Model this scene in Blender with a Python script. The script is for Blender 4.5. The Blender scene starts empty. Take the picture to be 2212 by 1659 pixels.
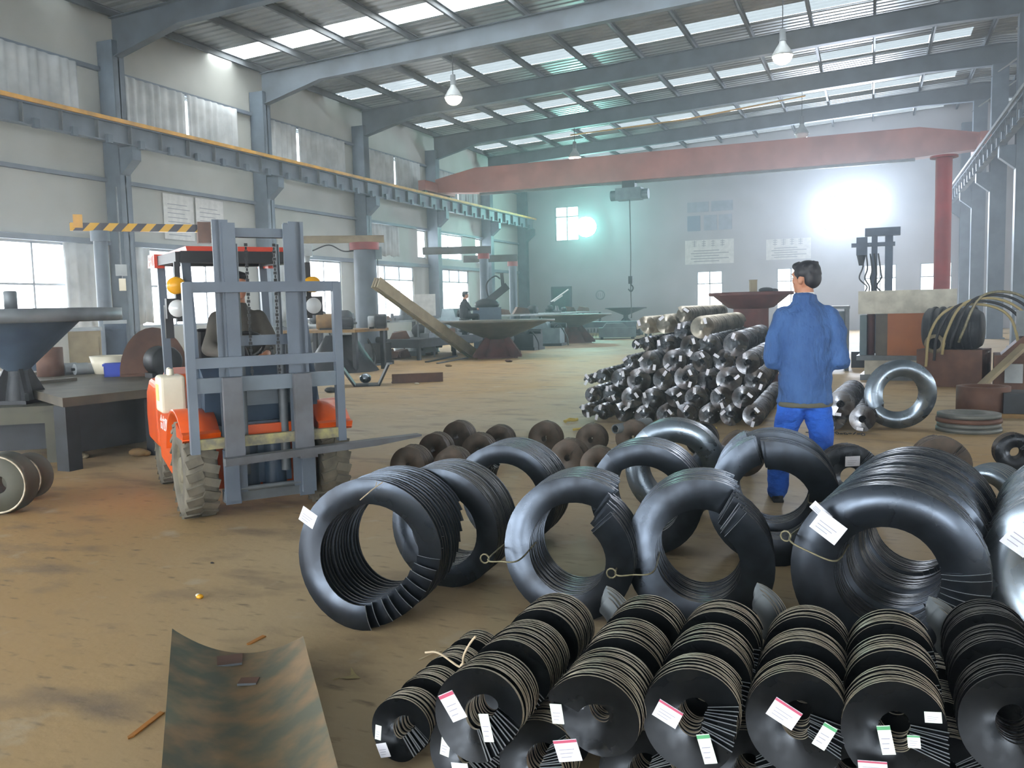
import bpy, bmesh, math, random
import numpy as np
from mathutils import Vector, Matrix
random.seed(7)
SC = bpy.context.scene
COL = SC.collection
PI = math.pi
rad = math.radians
# ------------------------------------------------------------------ camera
CAM_H, FPX = 1.5, 1876.0
YAW, PITCH, ROLL = rad(22.44), rad(5.06), rad(1.378)
_r = Vector((math.cos(YAW), math.sin(YAW), 0)); _f = Vector((-math.sin(YAW), math.cos(YAW), 0)); _d = Vector((0, 0, -1))
CF = math.cos(PITCH)*_f + math.sin(PITCH)*_d
_d2 = -math.sin(PITCH)*_f + math.cos(PITCH)*_d
CR = math.cos(ROLL)*_r + math.sin(ROLL)*_d2
CD = -math.sin(ROLL)*_r + math.cos(ROLL)*_d2
CPOS = Vector((0, 0, CAM_H))
cam = bpy.data.cameras.new('camera'); camo = bpy.data.objects.new('camera', cam); COL.objects.link(camo)
camo.matrix_world = Matrix(((CR.x, -CD.x, -CF.x, 0), (CR.y, -CD.y, -CF.y, 0), (CR.z, -CD.z, -CF.z, CAM_H), (0, 0, 0, 1)))
cam.sensor_fit = 'HORIZONTAL'; cam.sensor_width = 36; cam.lens = 36*FPX/2212; cam.clip_start = .05; cam.clip_end = 300
SC.camera = camo
# ------------------------------------------------------------------ world, exposure
w = bpy.data.worlds.new('overcast_sky'); SC.world = w; w.use_nodes = True
bg = w.node_tree.nodes['Background']; bg.inputs[0].default_value = (.90, .96, 1.0, 1); bg.inputs[1].default_value = 3.2
SC.view_settings.view_transform = 'Standard'; SC.view_settings.look = 'None'; SC.view_settings.gamma = 1; SC.view_settings.use_curve_mapping = False
SC.cycles.use_adaptive_sampling = True; SC.cycles.adaptive_threshold = .03
SC.cycles.max_bounces = 5; SC.cycles.diffuse_bounces = 3; SC.cycles.glossy_bounces = 3; SC.cycles.transmission_bounces = 3; SC.cycles.volume_bounces = 0; SC.cycles.transparent_max_bounces = 8; SC.cycles.caustics_reflective = False; SC.cycles.caustics_refractive = False
SC.view_settings.exposure = 2.38
# ------------------------------------------------------------------ helpers: points seen at a pixel, on a plane
def ray(x, y): return CR*((x-1106)/FPX) + CD*((y-829.5)/FPX) + CF
def G(x, y, z=0.0):
    d = ray(x, y); return CPOS + d*((z-CAM_H)/d.z)
def PX(x, y, X):
    d = ray(x, y); return CPOS + d*(X/d.x)
def PY(x, y, Y):
    d = ray(x, y); return CPOS + d*(Y/d.y)
def AT(x, y, dep): return CPOS + ray(x, y)*dep
def hx(s):
    v = [int(s[i:i+2], 16)/255 for i in (0, 2, 4)]
    return tuple((c/12.92 if c <= .04045 else ((c+.055)/1.055)**2.4) for c in v)
# ------------------------------------------------------------------ materials
M = {}
def mat(name, c1, c2=None, scale=6., rough=.6, metal=0., bump=0., detail=4., lo=.35, hi=.65, rough2=None, stretch=None, spec=None, bd=.02):
    m = bpy.data.materials.new(name); m.use_nodes = True; M[name] = m
    nt = m.node_tree; b = nt.nodes['Principled BSDF']
    a = hx(c1); b.inputs['Base Color'].default_value = (*a, 1); b.inputs['Roughness'].default_value = rough; b.inputs['Metallic'].default_value = metal
    if spec is not None: b.inputs['Specular IOR Level'].default_value = spec
    if c2 or bump:
        tc = nt.nodes.new('ShaderNodeTexCoord'); no = nt.nodes.new('ShaderNodeTexNoise'); no.inputs['Scale'].default_value = scale; no.inputs['Detail'].default_value = detail
        src = tc.outputs['Object']
        if stretch:
            mp = nt.nodes.new('ShaderNodeMapping'); mp.inputs['Scale'].default_value = stretch; nt.links.new(src, mp.inputs[0]); src = mp.outputs[0]
        nt.links.new(src, no.inputs['Vector'])
    if c2:
        mr = nt.nodes.new('ShaderNodeMapRange'); mr.inputs[1].default_value = lo; mr.inputs[2].default_value = hi
        nt.links.new(no.outputs['Fac'], mr.inputs[0])
        mx = nt.nodes.new('ShaderNodeMix'); mx.data_type = 'RGBA'; mx.inputs[6].default_value = (*a, 1); mx.inputs[7].default_value = (*hx(c2), 1)
        nt.links.new(mr.outputs[0], mx.inputs[0]); nt.links.new(mx.outputs[2], b.inputs['Base Color'])
        if rough2 is not None:
            r2 = nt.nodes.new('ShaderNodeMapRange'); r2.inputs[3].default_value = rough; r2.inputs[4].default_value = rough2
            nt.links.new(mr.outputs[0], r2.inputs[0]); nt.links.new(r2.outputs[0], b.inputs['Roughness'])
    if bump:
        bp = nt.nodes.new('ShaderNodeBump'); bp.inputs['Strength'].default_value = bump; bp.inputs['Distance'].default_value = bd
        nt.links.new(no.outputs['Fac'], bp.inputs['Height']); nt.links.new(bp.outputs[0], b.inputs['Normal'])
    return m
def emit(name, col, strength):
    m = bpy.data.materials.new(name); m.use_nodes = True; M[name] = m
    b = m.node_tree.nodes['Principled BSDF']; b.inputs['Base Color'].default_value = (*col, 1)
    b.inputs['Emission Color'].default_value = (*col, 1); b.inputs['Emission Strength'].default_value = strength
    return m
def see_through(name, tint, trans, diff, gloss):
    m = bpy.data.materials.new(name); m.use_nodes = True; M[name] = m
    nt = m.node_tree; nt.nodes.clear(); out = nt.nodes.new('ShaderNodeOutputMaterial')
    t = nt.nodes.new('ShaderNodeBsdfTransparent'); t.inputs[0].default_value = (*[c*trans for c in tint], 1)
    d = nt.nodes.new('ShaderNodeBsdfTranslucent'); d.inputs[0].default_value = (*[c*diff for c in tint], 1)
    g = nt.nodes.new('ShaderNodeBsdfGlossy'); g.inputs[0].default_value = (gloss,)*3+(1,); g.inputs['Roughness'].default_value = .1
    a1 = nt.nodes.new('ShaderNodeAddShader'); a2 = nt.nodes.new('ShaderNodeAddShader')
    nt.links.new(t.outputs[0], a1.inputs[0]); nt.links.new(d.outputs[0], a1.inputs[1]); nt.links.new(a1.outputs[0], a2.inputs[0]); nt.links.new(g.outputs[0], a2.inputs[1]); nt.links.new(a2.outputs[0], out.inputs[0])
    return m
mat('wall_white', 'A4A6A1', '989A94', .8, .7)
mat('wall_grey', 'A2A3AA', '96979C', .5, .75)
mat('steel_grey', '5C6975', '4C5661', 2., .55)
mat('rafter_grey', '525C66', '444B53', 1.5, .6)
mat('purlin_grey', '5A5F63', '44484C', 1.5, .6)
mat('roof_sheet', '8E9292', '747878', .9, .4, .4)
mat('girt_grey', '66727E', '58626C', 2., .6)
mat('rail_steel', '5B5E5F', '494843', 2., .6)
mat('yellow_bar', 'CE982A', 'A57E34', 3., .5)
mat('crane_red', 'A5665A', '94584E', 1.2, .5)
mat('post_red', '8E3230', '6E2A2A', 2., .55)
mat('curtain', 'BFC3C4', 'A5AAAB', 2., .9)
mat('frame_grey', '8D949A', None, rough=.5)
mat('poster', 'C5C5C2', 'B5B6B4', 6., .7)
mat('board_grey', '8D96A4', '7E8795', 3., .6)
mat('board_dark', '6F7F93', None, rough=.6)
mat('ink', '7E838C', None, rough=.7)
mat('door_teal', '3E5A5C', '4D6A6A', 2., .6)
see_through('glass', (1, 1, 1), .9, .0, .04)
see_through('dirty_glass', (.95, .98, 1), .22, .25, .04)
see_through('skylight_clear', (1, 1, .98), .55, .4, .02)
see_through('skylight_dirty', (.86, .96, 1), .008, .05, .03)
mat('black_steel', '2A2D31', '1D1F22', 9., .2, .75, .05, rough2=.42)
mat('coil_steel', '474E58', '2C2F34', 4., .24, .88, .02, rough2=.36)
mat('pile_bright', 'CFC8BA', '8E887C', 6., .3, .9, .02)
mat('bright_coil', '8C97A2', '6C7680', 5., .24, .95, .03, rough2=.32)
mat('rim_steel', 'C4B8A2', '8A7E6A', 14., .5, .3)
mat('coil_rim', '57534D', '2E2B29', 12., .42, .6)
mat('pile_steel', '9A9EA6', '4A4542', 5., .22, .95, .02, rough2=.32)
mat('cut_edge', 'B4B8BC', None, rough=.45, metal=.3)
mat('pile_rim', '8E8A84', '6A645C', 9., .35, .8)
mat('rust_steel', '4E4034', '33291F', 8., .5, .4, .05)
mat('rust_rim', '6E5A45', '45372A', 10., .6, .25)
mat('paper', 'E3E1EA', 'D5D6DD', 20., .8)
mat('paper_green', 'DCE7DD', None, rough=.8)
mat('print_red', 'B8506A', None, rough=.8)
mat('print_green', '58A070', None, rough=.8)
mat('print_grey', '9A9AA8', None, rough=.8)
mat('wire', '8C8468', '6E6850', 20., .5, .5)
mat('string', 'CBB79A', None, rough=.9)
mat('orange_paint', 'E05A14', 'CC4C10', 3., .32)
mat('fork_grey', '66707A', '59626B', 4., .5)
mat('mast_grey', '626C78', '545D69', 3., .42)
mat('shank_grey', '5D5F64', '4E4E50', 6., .6)
mat('worn_yellow', 'A39A66', '6F6A5C', 14., .6)
mat('cowl_blue', '3C4C5E', '2E3B4A', 3., .35)
mat('tyre', '6F695C', '575349', 8., .9, bump=.3)
mat('hub', '7C755F', '5C574A', 10., .7)
mat('black_part', '16171A', None, rough=.5)
mat('guard_red', 'C8402A', None, rough=.4)
mat('white_plastic', 'E4DCC6', 'D8CFB6', 5., .5)
mat('yellow_label', 'D8C878', None, rough=.6)
mat('amber', 'D99A12', None, rough=.3)
mat('lamp_glass', 'C9CBCB', None, rough=.15)
mat('white_paint', 'ECECEC', None, rough=.5)
mat('skin', 'B67F62', 'A87055', 6., .55)
mat('hair', '14131A', '1E1C22', 30., .55)
mat('jacket_blue', '3C5F92', '2F4F80', 5., .85, bump=.9, stretch=(1.6, 1.6, .7), bd=.09)
mat('jean_blue', '2560C4', '1B4CA4', 8., .85, bump=.9, stretch=(.8, .8, 1.5), bd=.06)
mat('hem_grey', '5A584C', None, rough=.9)
mat('shirt_white', 'E0E0E0', None, rough=.8)
mat('driver_grey', '4A4640', '3A3732', 5., .9, bump=.3)
mat('worker_dark', '22262C', '1B1E22', 5., .9)
mat('shoe', '1B1B1D', None, rough=.6)
mat('table_steel', '5E5648', '4A443B', 3., .55, .2)
mat('bench_olive', '4C4A3C', '3A392F', 3., .65)
mat('dark_metal', '2A2E33', '1E2023', 4., .55, .3)
mat('grey_metal', '70767A', '5A5F63', 4., .5, .3)
mat('light_metal', '9AA0A2', '868B8D', 4., .5, .2)
mat('rust_brown', '6A4A3A', '553A2E', 4., .7)
mat('red_brown', '5E2F28', '4A2621', 4., .65)
mat('ochre', '8A6A3C', '6E5634', 5., .7)
mat('beam_tan', '8F8266', '7A6E58', 4., .7)
mat('bright_blue', '2F49B8', None, rough=.5)
mat('concrete_cream', 'C9C5B6', 'ABA79A', 5., .8)
mat('orange_panel', 'A8632F', '96552A', 2., .6)
mat('teal_grey', '6C7E84', '596A70', 3., .6)
mat('machine_blue', '47586A', '38475A', 3., .55)
mat('cable_black', '15161A', None, rough=.5)
mat('cable_tan', '9A8A5E', None, rough=.6)
mat('orange_strip', 'B9742A', '8E6228', 12., .8)
mat('rope_yellow', 'C8AF5E', None, rough=.9)
mat('trough_steel', '86683F', '5C5C4C', 7., .4, .35, .05, detail=8., rough2=.6)
mat('green_grey', '6E6F6A', '5C5E5A', 6., .5, .3)
emit('lamp_warm', (1., .85, .62), 12)
emit('glare_white', (.75, .85, 1.), 42)
emit('glare_teal', (.4, 1., .9), 50)
def haze_mat(dens):
    m = bpy.data.materials.new('haze'); m.use_nodes = True; M['haze'] = m; nt = m.node_tree; nt.nodes.clear(); o = nt.nodes.new('ShaderNodeOutputMaterial')
    v = nt.nodes.new('ShaderNodeVolumeScatter'); v.inputs['Color'].default_value = (.9, .96, 1, 1); v.inputs['Density'].default_value = dens; v.inputs['Anisotropy'].default_value = .75
    nt.links.new(v.outputs[0], o.inputs['Volume'])
    try: m.cycles.homogeneous_volume = True
    except Exception: pass
haze_mat(.005)
# stripes for the hazard-painted jib arm
def stripe_mat():
    m = bpy.data.materials.new('hazard_stripe'); m.use_nodes = True; M['hazard_stripe'] = m; nt = m.node_tree; b = nt.nodes['Principled BSDF']; b.inputs['Roughness'].default_value = .5
    tc = nt.nodes.new('ShaderNodeTexCoord'); sp = nt.nodes.new('ShaderNodeSeparateXYZ'); nt.links.new(tc.outputs['Object'], sp.inputs[0])
    ma = nt.nodes.new('ShaderNodeMath'); ma.operation = 'MULTIPLY_ADD'; ma.inputs[1].default_value = -.9; nt.links.new(sp.outputs['Z'], ma.inputs[0]); nt.links.new(sp.outputs['X'], ma.inputs[2])
    mo = nt.nodes.new('ShaderNodeMath'); mo.operation = 'PINGPONG'; mo.inputs[1].default_value = .17; nt.links.new(ma.outputs[0], mo.inputs[0])
    gt = nt.nodes.new('ShaderNodeMath'); gt.operation = 'GREATER_THAN'; gt.inputs[1].default_value = .085; nt.links.new(mo.outputs[0], gt.inputs[0])
    mx = nt.nodes.new('ShaderNodeMix'); mx.data_type = 'RGBA'; mx.inputs[6].default_value = (*hx('C99A10'), 1); mx.inputs[7].default_value = (*hx('2C2A33'), 1)
    nt.links.new(gt.outputs[0], mx.inputs[0]); nt.links.new(mx.outputs[2], b.inputs['Base Color'])
stripe_mat()
# floor: dusty concrete with rust dust, oil stains and pale scuffs
def floor_mat():
    m = bpy.data.materials.new('floor_dust'); m.use_nodes = True; M['floor_dust'] = m; nt = m.node_tree; b = nt.nodes['Principled BSDF']
    N = nt.nodes.new; L = nt.links.new
    tc = N('ShaderNodeTexCoord')
    def noise(s, d, st=(1, 1, 1), rot=0):
        mp = N('ShaderNodeMapping'); mp.inputs['Scale'].default_value = st; mp.inputs['Rotation'].default_value = (0, 0, rot); L(tc.outputs['Object'], mp.inputs[0])
        n = N('ShaderNodeTexNoise'); n.inputs['Scale'].default_value = s; n.inputs['Detail'].default_value = d; L(mp.outputs[0], n.inputs['Vector']); return n.outputs['Fac']
    def rng(s, a, c):
        r = N('ShaderNodeMapRange'); r.inputs[1].default_value = a; r.inputs[2].default_value = c; L(s, r.inputs[0]); return r.outputs[0]
    def mix(f, a, c):
        x = N('ShaderNodeMix'); x.data_type = 'RGBA'; L(f, x.inputs[0])
        if isinstance(a, str): x.inputs[6].default_value = (*hx(a), 1)
        else: L(a, x.inputs[6])
        if isinstance(c, str): x.inputs[7].default_value = (*hx(c), 1)
        else: L(c, x.inputs[7])
        return x.outputs[2]
    c = mix(rng(noise(.5, 5), .35, .68), 'B09F82', '9E8E74')
    c = mix(rng(noise(.16, 3), .36, .62), c, 'AC8A58')
    c = mix(rng(noise(1.6, 6, (1, 2.2, 1), .6), .53, .75), c, '7C6852')
    c = mix(rng(noise(7, 6, (1, 3, 1), .5), .6, .8), c, '64543F')
    c = mix(rng(noise(3, 4), .62, .8), c, 'B4A68E')
    L(c, b.inputs['Base Color'])
    L(rng(noise(.8, 4), .2, 1.4), b.inputs['Roughness'])
    r = N('ShaderNodeMapRange'); r.inputs[3].default_value = .5; r.inputs[4].default_value = .85; L(noise(.9, 4), r.inputs[0]); L(r.outputs[0], b.inputs['Roughness'])
    bp = N('ShaderNodeBump'); bp.inputs['Strength'].default_value = .12; bp.inputs['Distance'].default_value = .02; L(noise(22, 6), bp.inputs['Height']); L(bp.outputs[0], b.inputs['Normal'])
floor_mat()
# ------------------------------------------------------------------ mesh builder
class B:
    def __init__(s): s.v = []; s.f = []; s.m = []; s.s = []
    def add(s, vs, fs, m=0, smooth=False):
        o = len(s.v); s.v += [tuple(v) for v in vs]; s.f += [tuple(i+o for i in f) for f in fs]; s.m += [m]*len(fs); s.s += [smooth]*len(fs); return s
    def box(s, c, sz, rz=0, m=0, T=None):
        hxx, hy, hz = (a/2 for a in sz); vs = []
        for dx, dy, dz in ((-1,-1,-1),(1,-1,-1),(1,1,-1),(-1,1,-1),(-1,-1,1),(1,-1,1),(1,1,1),(-1,1,1)):
            p = Vector((dx*hxx, dy*hy, dz*hz))
            p = (Matrix.Rotation(rz, 3, 'Z') @ p) if not isinstance(rz, Matrix) else rz @ p
            vs.append(p+Vector(c))
        return s.add(vs, [(0,3,2,1),(4,5,6,7),(0,1,5,4),(1,2,6,5),(2,3,7,6),(3,0,4,7)], m)
    def bb(s, x0, x1, y0, y1, z0, z1, m=0): return s.box(((x0+x1)/2, (y0+y1)/2, (z0+z1)/2), (abs(x1-x0), abs(y1-y0), abs(z1-z0)), 0, m)
    def bar(s, a, b, w, h, m=0):
        a = Vector(a); b = Vector(b); d = (b-a); L = d.length; d.normalize()
        up = Vector((0, 0, 1)) if abs(d.z) < .95 else Vector((0, 1, 0))
        x = d.cross(up).normalized(); z = x.cross(d)
        R = Matrix((x, d, z)).transposed()
        return s.box((a+b)/2, (w, L, h), R, m)
    def cone(s, a, b, r0, r1, n=16, m=0, caps=True, smooth=True):
        a = Vector(a); b = Vector(b); d = (b-a).normalized(); up = Vector((0, 0, 1)) if abs(d.z) < .95 else Vector((1, 0, 0))
        x = d.cross(up).normalized(); y = d.cross(x)
        vs = [p+(x*math.cos(2*PI*i/n)+y*math.sin(2*PI*i/n))*r for p, r in ((a, r0), (b, r1)) for i in range(n)]
        s.add(vs, [(i, (i+1) % n, n+(i+1) % n, n+i) for i in range(n)], m, smooth)
        if caps:
            if r0 > 1e-4: s.add(vs[:n], [tuple(range(n))[::-1]], m)
            if r1 > 1e-4: s.add(vs[n:], [tuple(range(n))], m)
        return s
    def tube(s, pts, r, n=8, m=0):
        pts = [Vector(p) for p in pts]; vs = []; px = None
        if 4 <= len(pts) < 10:      # round the bends
            q = [pts[0]*2-pts[1]]+pts+[pts[-1]*2-pts[-2]]; pts = []
            for i in range(1, len(q)-2):
                for k in range(6):
                    t = k/6; pts.append(.5*((2*q[i])+(q[i+1]-q[i-1])*t+(2*q[i-1]-5*q[i]+4*q[i+1]-q[i+2])*t*t+(3*q[i]-q[i-1]-3*q[i+1]+q[i+2])*t**3))
            pts.append(q[-2])
        rr = r if isinstance(r, (list, tuple)) else [r]*len(pts)
        for i, p in enumerate(pts):
            d = (pts[min(i+1, len(pts)-1)]-pts[max(i-1, 0)]).normalized()
            if px is None:
                up = Vector((0, 0, 1)) if abs(d.z) < .9 else Vector((1, 0, 0)); px = d.cross(up).normalized()
            else: px = (px-d*px.dot(d)).normalized()
            py = d.cross(px)
            vs += [p+(px*math.cos(2*PI*k/n)+py*math.sin(2*PI*k/n))*rr[i] for k in range(n)]
        fs = [(i*n+k, i*n+(k+1) % n, (i+1)*n+(k+1) % n, (i+1)*n+k) for i in range(len(pts)-1) for k in range(n)]
        s.add(vs, fs, m, True); s.add(vs[:n], [tuple(range(n))[::-1]], m); s.add(vs[-n:], [tuple(range(n))], m); return s
    def lathe(s, prof, n=24, c=(0, 0, 0), ax='z', m=0, smooth=True, a0=0, a1=2*PI):
        full = abs(a1-a0-2*PI) < 1e-6; k = n if full else n+1; vs = []
        for r, h in prof:
            for i in range(k):
                t = a0+(a1-a0)*i/n; u, v = r*math.cos(t), r*math.sin(t)
                p = (u, v, h) if ax == 'z' else ((h, u, v) if ax == 'x' else (u, h, v))
                vs.append((p[0]+c[0], p[1]+c[1], p[2]+c[2]))
        fs = [(j*k+i, j*k+(i+1) % k, (j+1)*k+(i+1) % k, (j+1)*k+i) for j in range(len(prof)-1) for i in range(n if not full else k)]
        return s.add(vs, fs, m, smooth)
    def prism(s, poly, d0, d1, ax='y', m=0):
        n = len(poly); P = lambda a, b, d: (a, d, b) if ax == 'y' else ((d, a, b) if ax == 'x' else (a, b, d))
        vs = [P(a, b, d0) for a, b in poly]+[P(a, b, d1) for a, b in poly]
        return s.add(vs, [tuple(range(n)), tuple(range(2*n-1, n-1, -1))]+[(i, n+i, n+(i+1) % n, (i+1) % n) for i in range(n)], m)
    def sph(s, c, r, n=12, k=8, m=0):
        if not isinstance(r, (list, tuple)): r = (r,)*3
        vs = [(c[0]+r[0]*math.sin(PI*j/k)*math.cos(2*PI*i/n), c[1]+r[1]*math.sin(PI*j/k)*math.sin(2*PI*i/n), c[2]+r[2]*math.cos(PI*j/k)) for j in range(k+1) for i in range(n)]
        return s.add(vs, [(j*n+i, (j+1)*n+i, (j+1)*n+(i+1) % n, j*n+(i+1) % n) for j in range(k) for i in range(n)], m, True)
    def mesh(s, name, mats):
        me = bpy.data.meshes.new(name); me.from_pydata(s.v, [], s.f)
        for q in (mats if isinstance(mats, (list, tuple)) else [mats]): me.materials.append(M[q])
        me.polygons.foreach_set('material_index', s.m); me.polygons.foreach_set('use_smooth', s.s); me.update()
        bm = bmesh.new(); bm.from_mesh(me); bmesh.ops.recalc_face_normals(bm, faces=bm.faces); bm.to_mesh(me); bm.free()
        return me
    def obj(s, name, mats, parent=None): return link(name, s.mesh(name, mats), parent)
def link(name, me, parent=None, loc=None, rot=None, scale=None):
    o = bpy.data.objects.new(name, me); COL.objects.link(o)
    if parent is not None: o.parent = parent
    if loc is not None: o.location = loc
    if rot is not None: o.rotation_euler = rot
    if scale is not None: o.scale = scale
    return o
def tag(o, label, cat, group=None):
    o['label'] = label; o['category'] = cat
    if group: o['group'] = group
    return o
def thing(name, label, cat, loc=(0, 0, 0), rz=0, group=None):
    o = link(name, None, None, loc, (0, 0, rz)); o.empty_display_size = .2; return tag(o, label, cat, group)
def struct(name, loc=(0, 0, 0)):
    o = link(name, None, None, loc); o['kind'] = 'structure'; return o
ORD = ['first', 'second', 'third', 'fourth', 'fifth', 'sixth', 'seventh', 'eighth', 'ninth', 'tenth', 'eleventh', 'twelfth']
def text_part(name, body, size, m, parent, mw, depth=.002):
    cu = bpy.data.curves.new(name, 'FONT'); cu.body = body; cu.size = size; cu.align_x = 'CENTER'; cu.align_y = 'CENTER'; cu.extrude = depth
    t = bpy.data.objects.new(name, cu); COL.objects.link(t); bpy.context.view_layer.update()
    me = bpy.data.meshes.new_from_object(t.evaluated_get(bpy.context.evaluated_depsgraph_get())); bpy.data.objects.remove(t); bpy.data.curves.remove(cu)
    me.materials.clear(); me.materials.append(M[m]); o = link(name, me, parent); o.matrix_local = mw; return o
# ------------------------------------------------------------------ the hall
XL, YB, XR, XM, Y0 = -18.0, 45.2, 26.0, 4.0, -8.0
FR = [17+5.8*i for i in range(-4, 5)]+[45.0]      # frame positions along the hall
fl = B(); fl.box(((XL+XR)/2, (Y0+YB)/2, -.05), (XR-XL+.6, YB-Y0+.4, .1)); fl = fl.obj('floor', 'floor_dust'); fl['kind'] = 'structure'
def wall_boxes(b, u0, u1, z0, z1, holes, put, m=0):
    """fills a wall rectangle around rectangular openings"""
    us = sorted({u0, u1, *[h[0] for h in holes], *[h[1] for h in holes]})
    for a, c in zip(us, us[1:]):
        if c-a < 1e-4: continue
        zs = sorted([(h[2], h[3]) for h in holes if h[0] <= a+1e-4 and h[1] >= c-1e-4]); z = z0
        for q0, q1 in zs:
            if q0 > z: put(b, a, c, z, q0, m)
            z = q1
        if z < z1: put(b, a, c, z, z1, m)
wl = struct('wall_left')
LOW = [(-5.8, -1.2, 1.2, 3.3), (-.2, 4.6, 1.2, 3.3), (5.9, 10.4, 1.2, 3.3), (11.7, 15.6, 1.2, 3.3), (17.8, 21.6, 1.2, 3.3), (24.2, 27.4, 1.2, 3.3), (29.4, 32.9, 1.1, 3.3), (35.4, 38.4, 1.2, 3.3)]
MID = [(29.5, 31.3, 3.75, 4.75), (33.35, 34.1, 3.7, 4.9), (34.9, 37.8, 3.75, 4.9), (39.3, 39.95, 3.7, 4.9), (40.7, 41.2, 3.7, 4.9)]
TOP = [(-.3+f+.6 if i == 0 else f+.55, f+4.75, 6.35, 7.6) for i, f in enumerate(FR[3:8])]
b = B(); wall_boxes(b, Y0, YB+.2, 0, 9.2, LOW+MID+TOP, lambda b, a, c, z, q, m: b.bb(XL-.12, XL, a, c, z, q, m)); b.obj('wall_panel', 'wall_white', wl)
for z, h in ((3.38, .14), (4.95, .1), (7.68, .1)):
    for a, c in zip(FR[2:], FR[3:]):
        b = B(); b.bb(XL+.02, XL+.13, a+.2, c-.2, z-h/2, z+h/2); b.obj('girt', 'girt_grey', wl)
def column(parent, x, y, corb, top, wdt=.34, dep=.5, mt='steel_grey'):
    b = B(); f = .025
    b.bb(x-dep/2, x-dep/2+f, y-wdt/2, y+wdt/2, 0, top); b.bb(x+dep/2-f, x+dep/2, y-wdt/2, y+wdt/2, 0, top); b.bb(x-dep/2, x+dep/2, y-.02, y+.02, 0, top)
    for s in (-1, 1): b.bb(x-dep/2, x+dep/2, y+s*wdt/2-.01, y+s*wdt/2+.01, 0, top)   # boxed-in flanges
    b.bb(x-dep/2-.06, x+dep/2+.06, y-wdt/2-.06, y+wdt/2+.06, 0, .04)
    for s in corb:
        e = x+s*dep/2
        b.prism([(e, 5.05), (e+s*.42, 5.4), (e+s*.42, 5.72), (e, 5.72)], y-.14, y+.14)
    return b.obj('column', mt, parent)
for y in FR[2:]: column(wl, XL+.28, y, (1,), 8.35)
def window(n, frame, pane, u0, u1, z0, z1, put, nu, zsplit, panes=None):
    o = struct('window_%d' % n); b = B(); t = .05
    for a, c in ((u0, u0+t), (u1-t, u1)): put(b, a, c, z0, z1, .06)
    for a, c in ((z0, z0+t), (z1-t, z1)): put(b, u0, u1, a, c, .06)
    us = [u0+(u1-u0)*i/nu for i in range(nu+1)]
    for u in us[1:-1]: put(b, u-t/2, u+t/2, z0, z1, .06)
    zz = [z0]+zsplit+[z1]
    for z in zsplit: put(b, u0, u1, z-t/2, z+t/2, .06)
    b.obj('window_frame', frame, o)
    for j in range(len(zz)-1):
        for i in range(nu):
            b = B(); put(b, us[i]+.02, us[i+1]-.02, zz[j]+.02, zz[j+1]-.02, .008); b.obj('pane', (panes[j] if panes else pane), o)
putL = lambda b, a, c, z, q, t: b.bb(XL-.06-t/2, XL-.06+t/2, a, c, z, q)
putB = lambda b, a, c, z, q, t: b.bb(a, c, YB+.06-t/2, YB+.06+t/2, z, q)
WN = [0]
def nw(): WN[0] += 1; return WN[0]
for i, (a, c, z, q) in enumerate(LOW):
    window(nw(), 'frame_grey', 'glass', a, c, z, q, putL, 4 if i < 4 else 3, [2.3] if i < 6 else [2.72], ['glass', 'glass'] if i < 6 else ['glass', 'dirty_glass'])
for a, c, z, q in MID: window(nw(), 'frame_grey', 'glass', a, c, z, q, putL, 2 if c-a > 1 else 1, [])
for a, c, z, q in TOP: window(nw(), 'frame_grey', 'glass', a, c, z, q, putL, 4, [])
# far end wall
wb = struct('wall_back')
BW = [(-8.25, -6.95, .95, 3.1), (-4.3, -2.95, .95, 3.1), (-.3, 1.15, .95, 3.1), (2.15, 3.5, .95, 3.1), (-15.9, -14.55, 5.0, 6.85)]
b = B(); wall_boxes(b, XL, XR, 0, 10.4, BW, lambda b, a, c, z, q, m: b.bb(a, c, YB, YB+.12, z, q, m)); b.obj('wall_panel', 'wall_grey', wb)
for a, c, z, q in BW[:4]: window(nw(), 'frame_grey', 'glass', a, c, z, q, putB, 2, [2.45], ['glass', 'dirty_glass'])
window(nw(), 'frame_grey', 'dirty_glass', *BW[4], putB, 2, [6.3])
wr = struct('wall_right')
b = B(); RW = [(f+.8, f+5, 1.2, 3.3) for f in FR[:9]]
wall_boxes(b, Y0, YB, 0, 9.2, RW, lambda b, a, c, z, q, m: b.bb(XR, XR+.12, a, c, z, q, m)); b.obj('wall_panel', 'wall_white', wr)
wf = struct('wall_front')
b = B(); wall_boxes(b, XL, XR, 0, 10.3, [(-15, -6, 0, 5.4), (-5.2, -1.2, 1.2, 3.8), (0, 4, 1.2, 3.6), (6, 10, 1.2, 3.6), (14, 20, 0, 4.6)], lambda b, a, c, z, q, m: b.bb(a, c, Y0-.12, Y0, z, q, m)); b.obj('wall_panel', 'wall_white', wf)  # unseen end wall; openings enlarged to brighten the near floor
d1 = struct('door_1', (-15.6, YB-.04, 0)); B().bb(-.48, .48, -.03, .03, 0, 2.45).obj('door_leaf', 'door_teal', d1); b = B()
for x in (-.53, .53): b.bb(x-.05, x+.05, -.05, .05, 0, 2.53)
b.bb(-.58, .58, -.05, .05, 2.45, 2.55); b.obj('door_frame', 'steel_grey', d1); B().cone((.38, -.03, 1.1), (.38, -.1, 1.1), .03, .03, 8).obj('door_handle', 'light_metal', d1)
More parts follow.
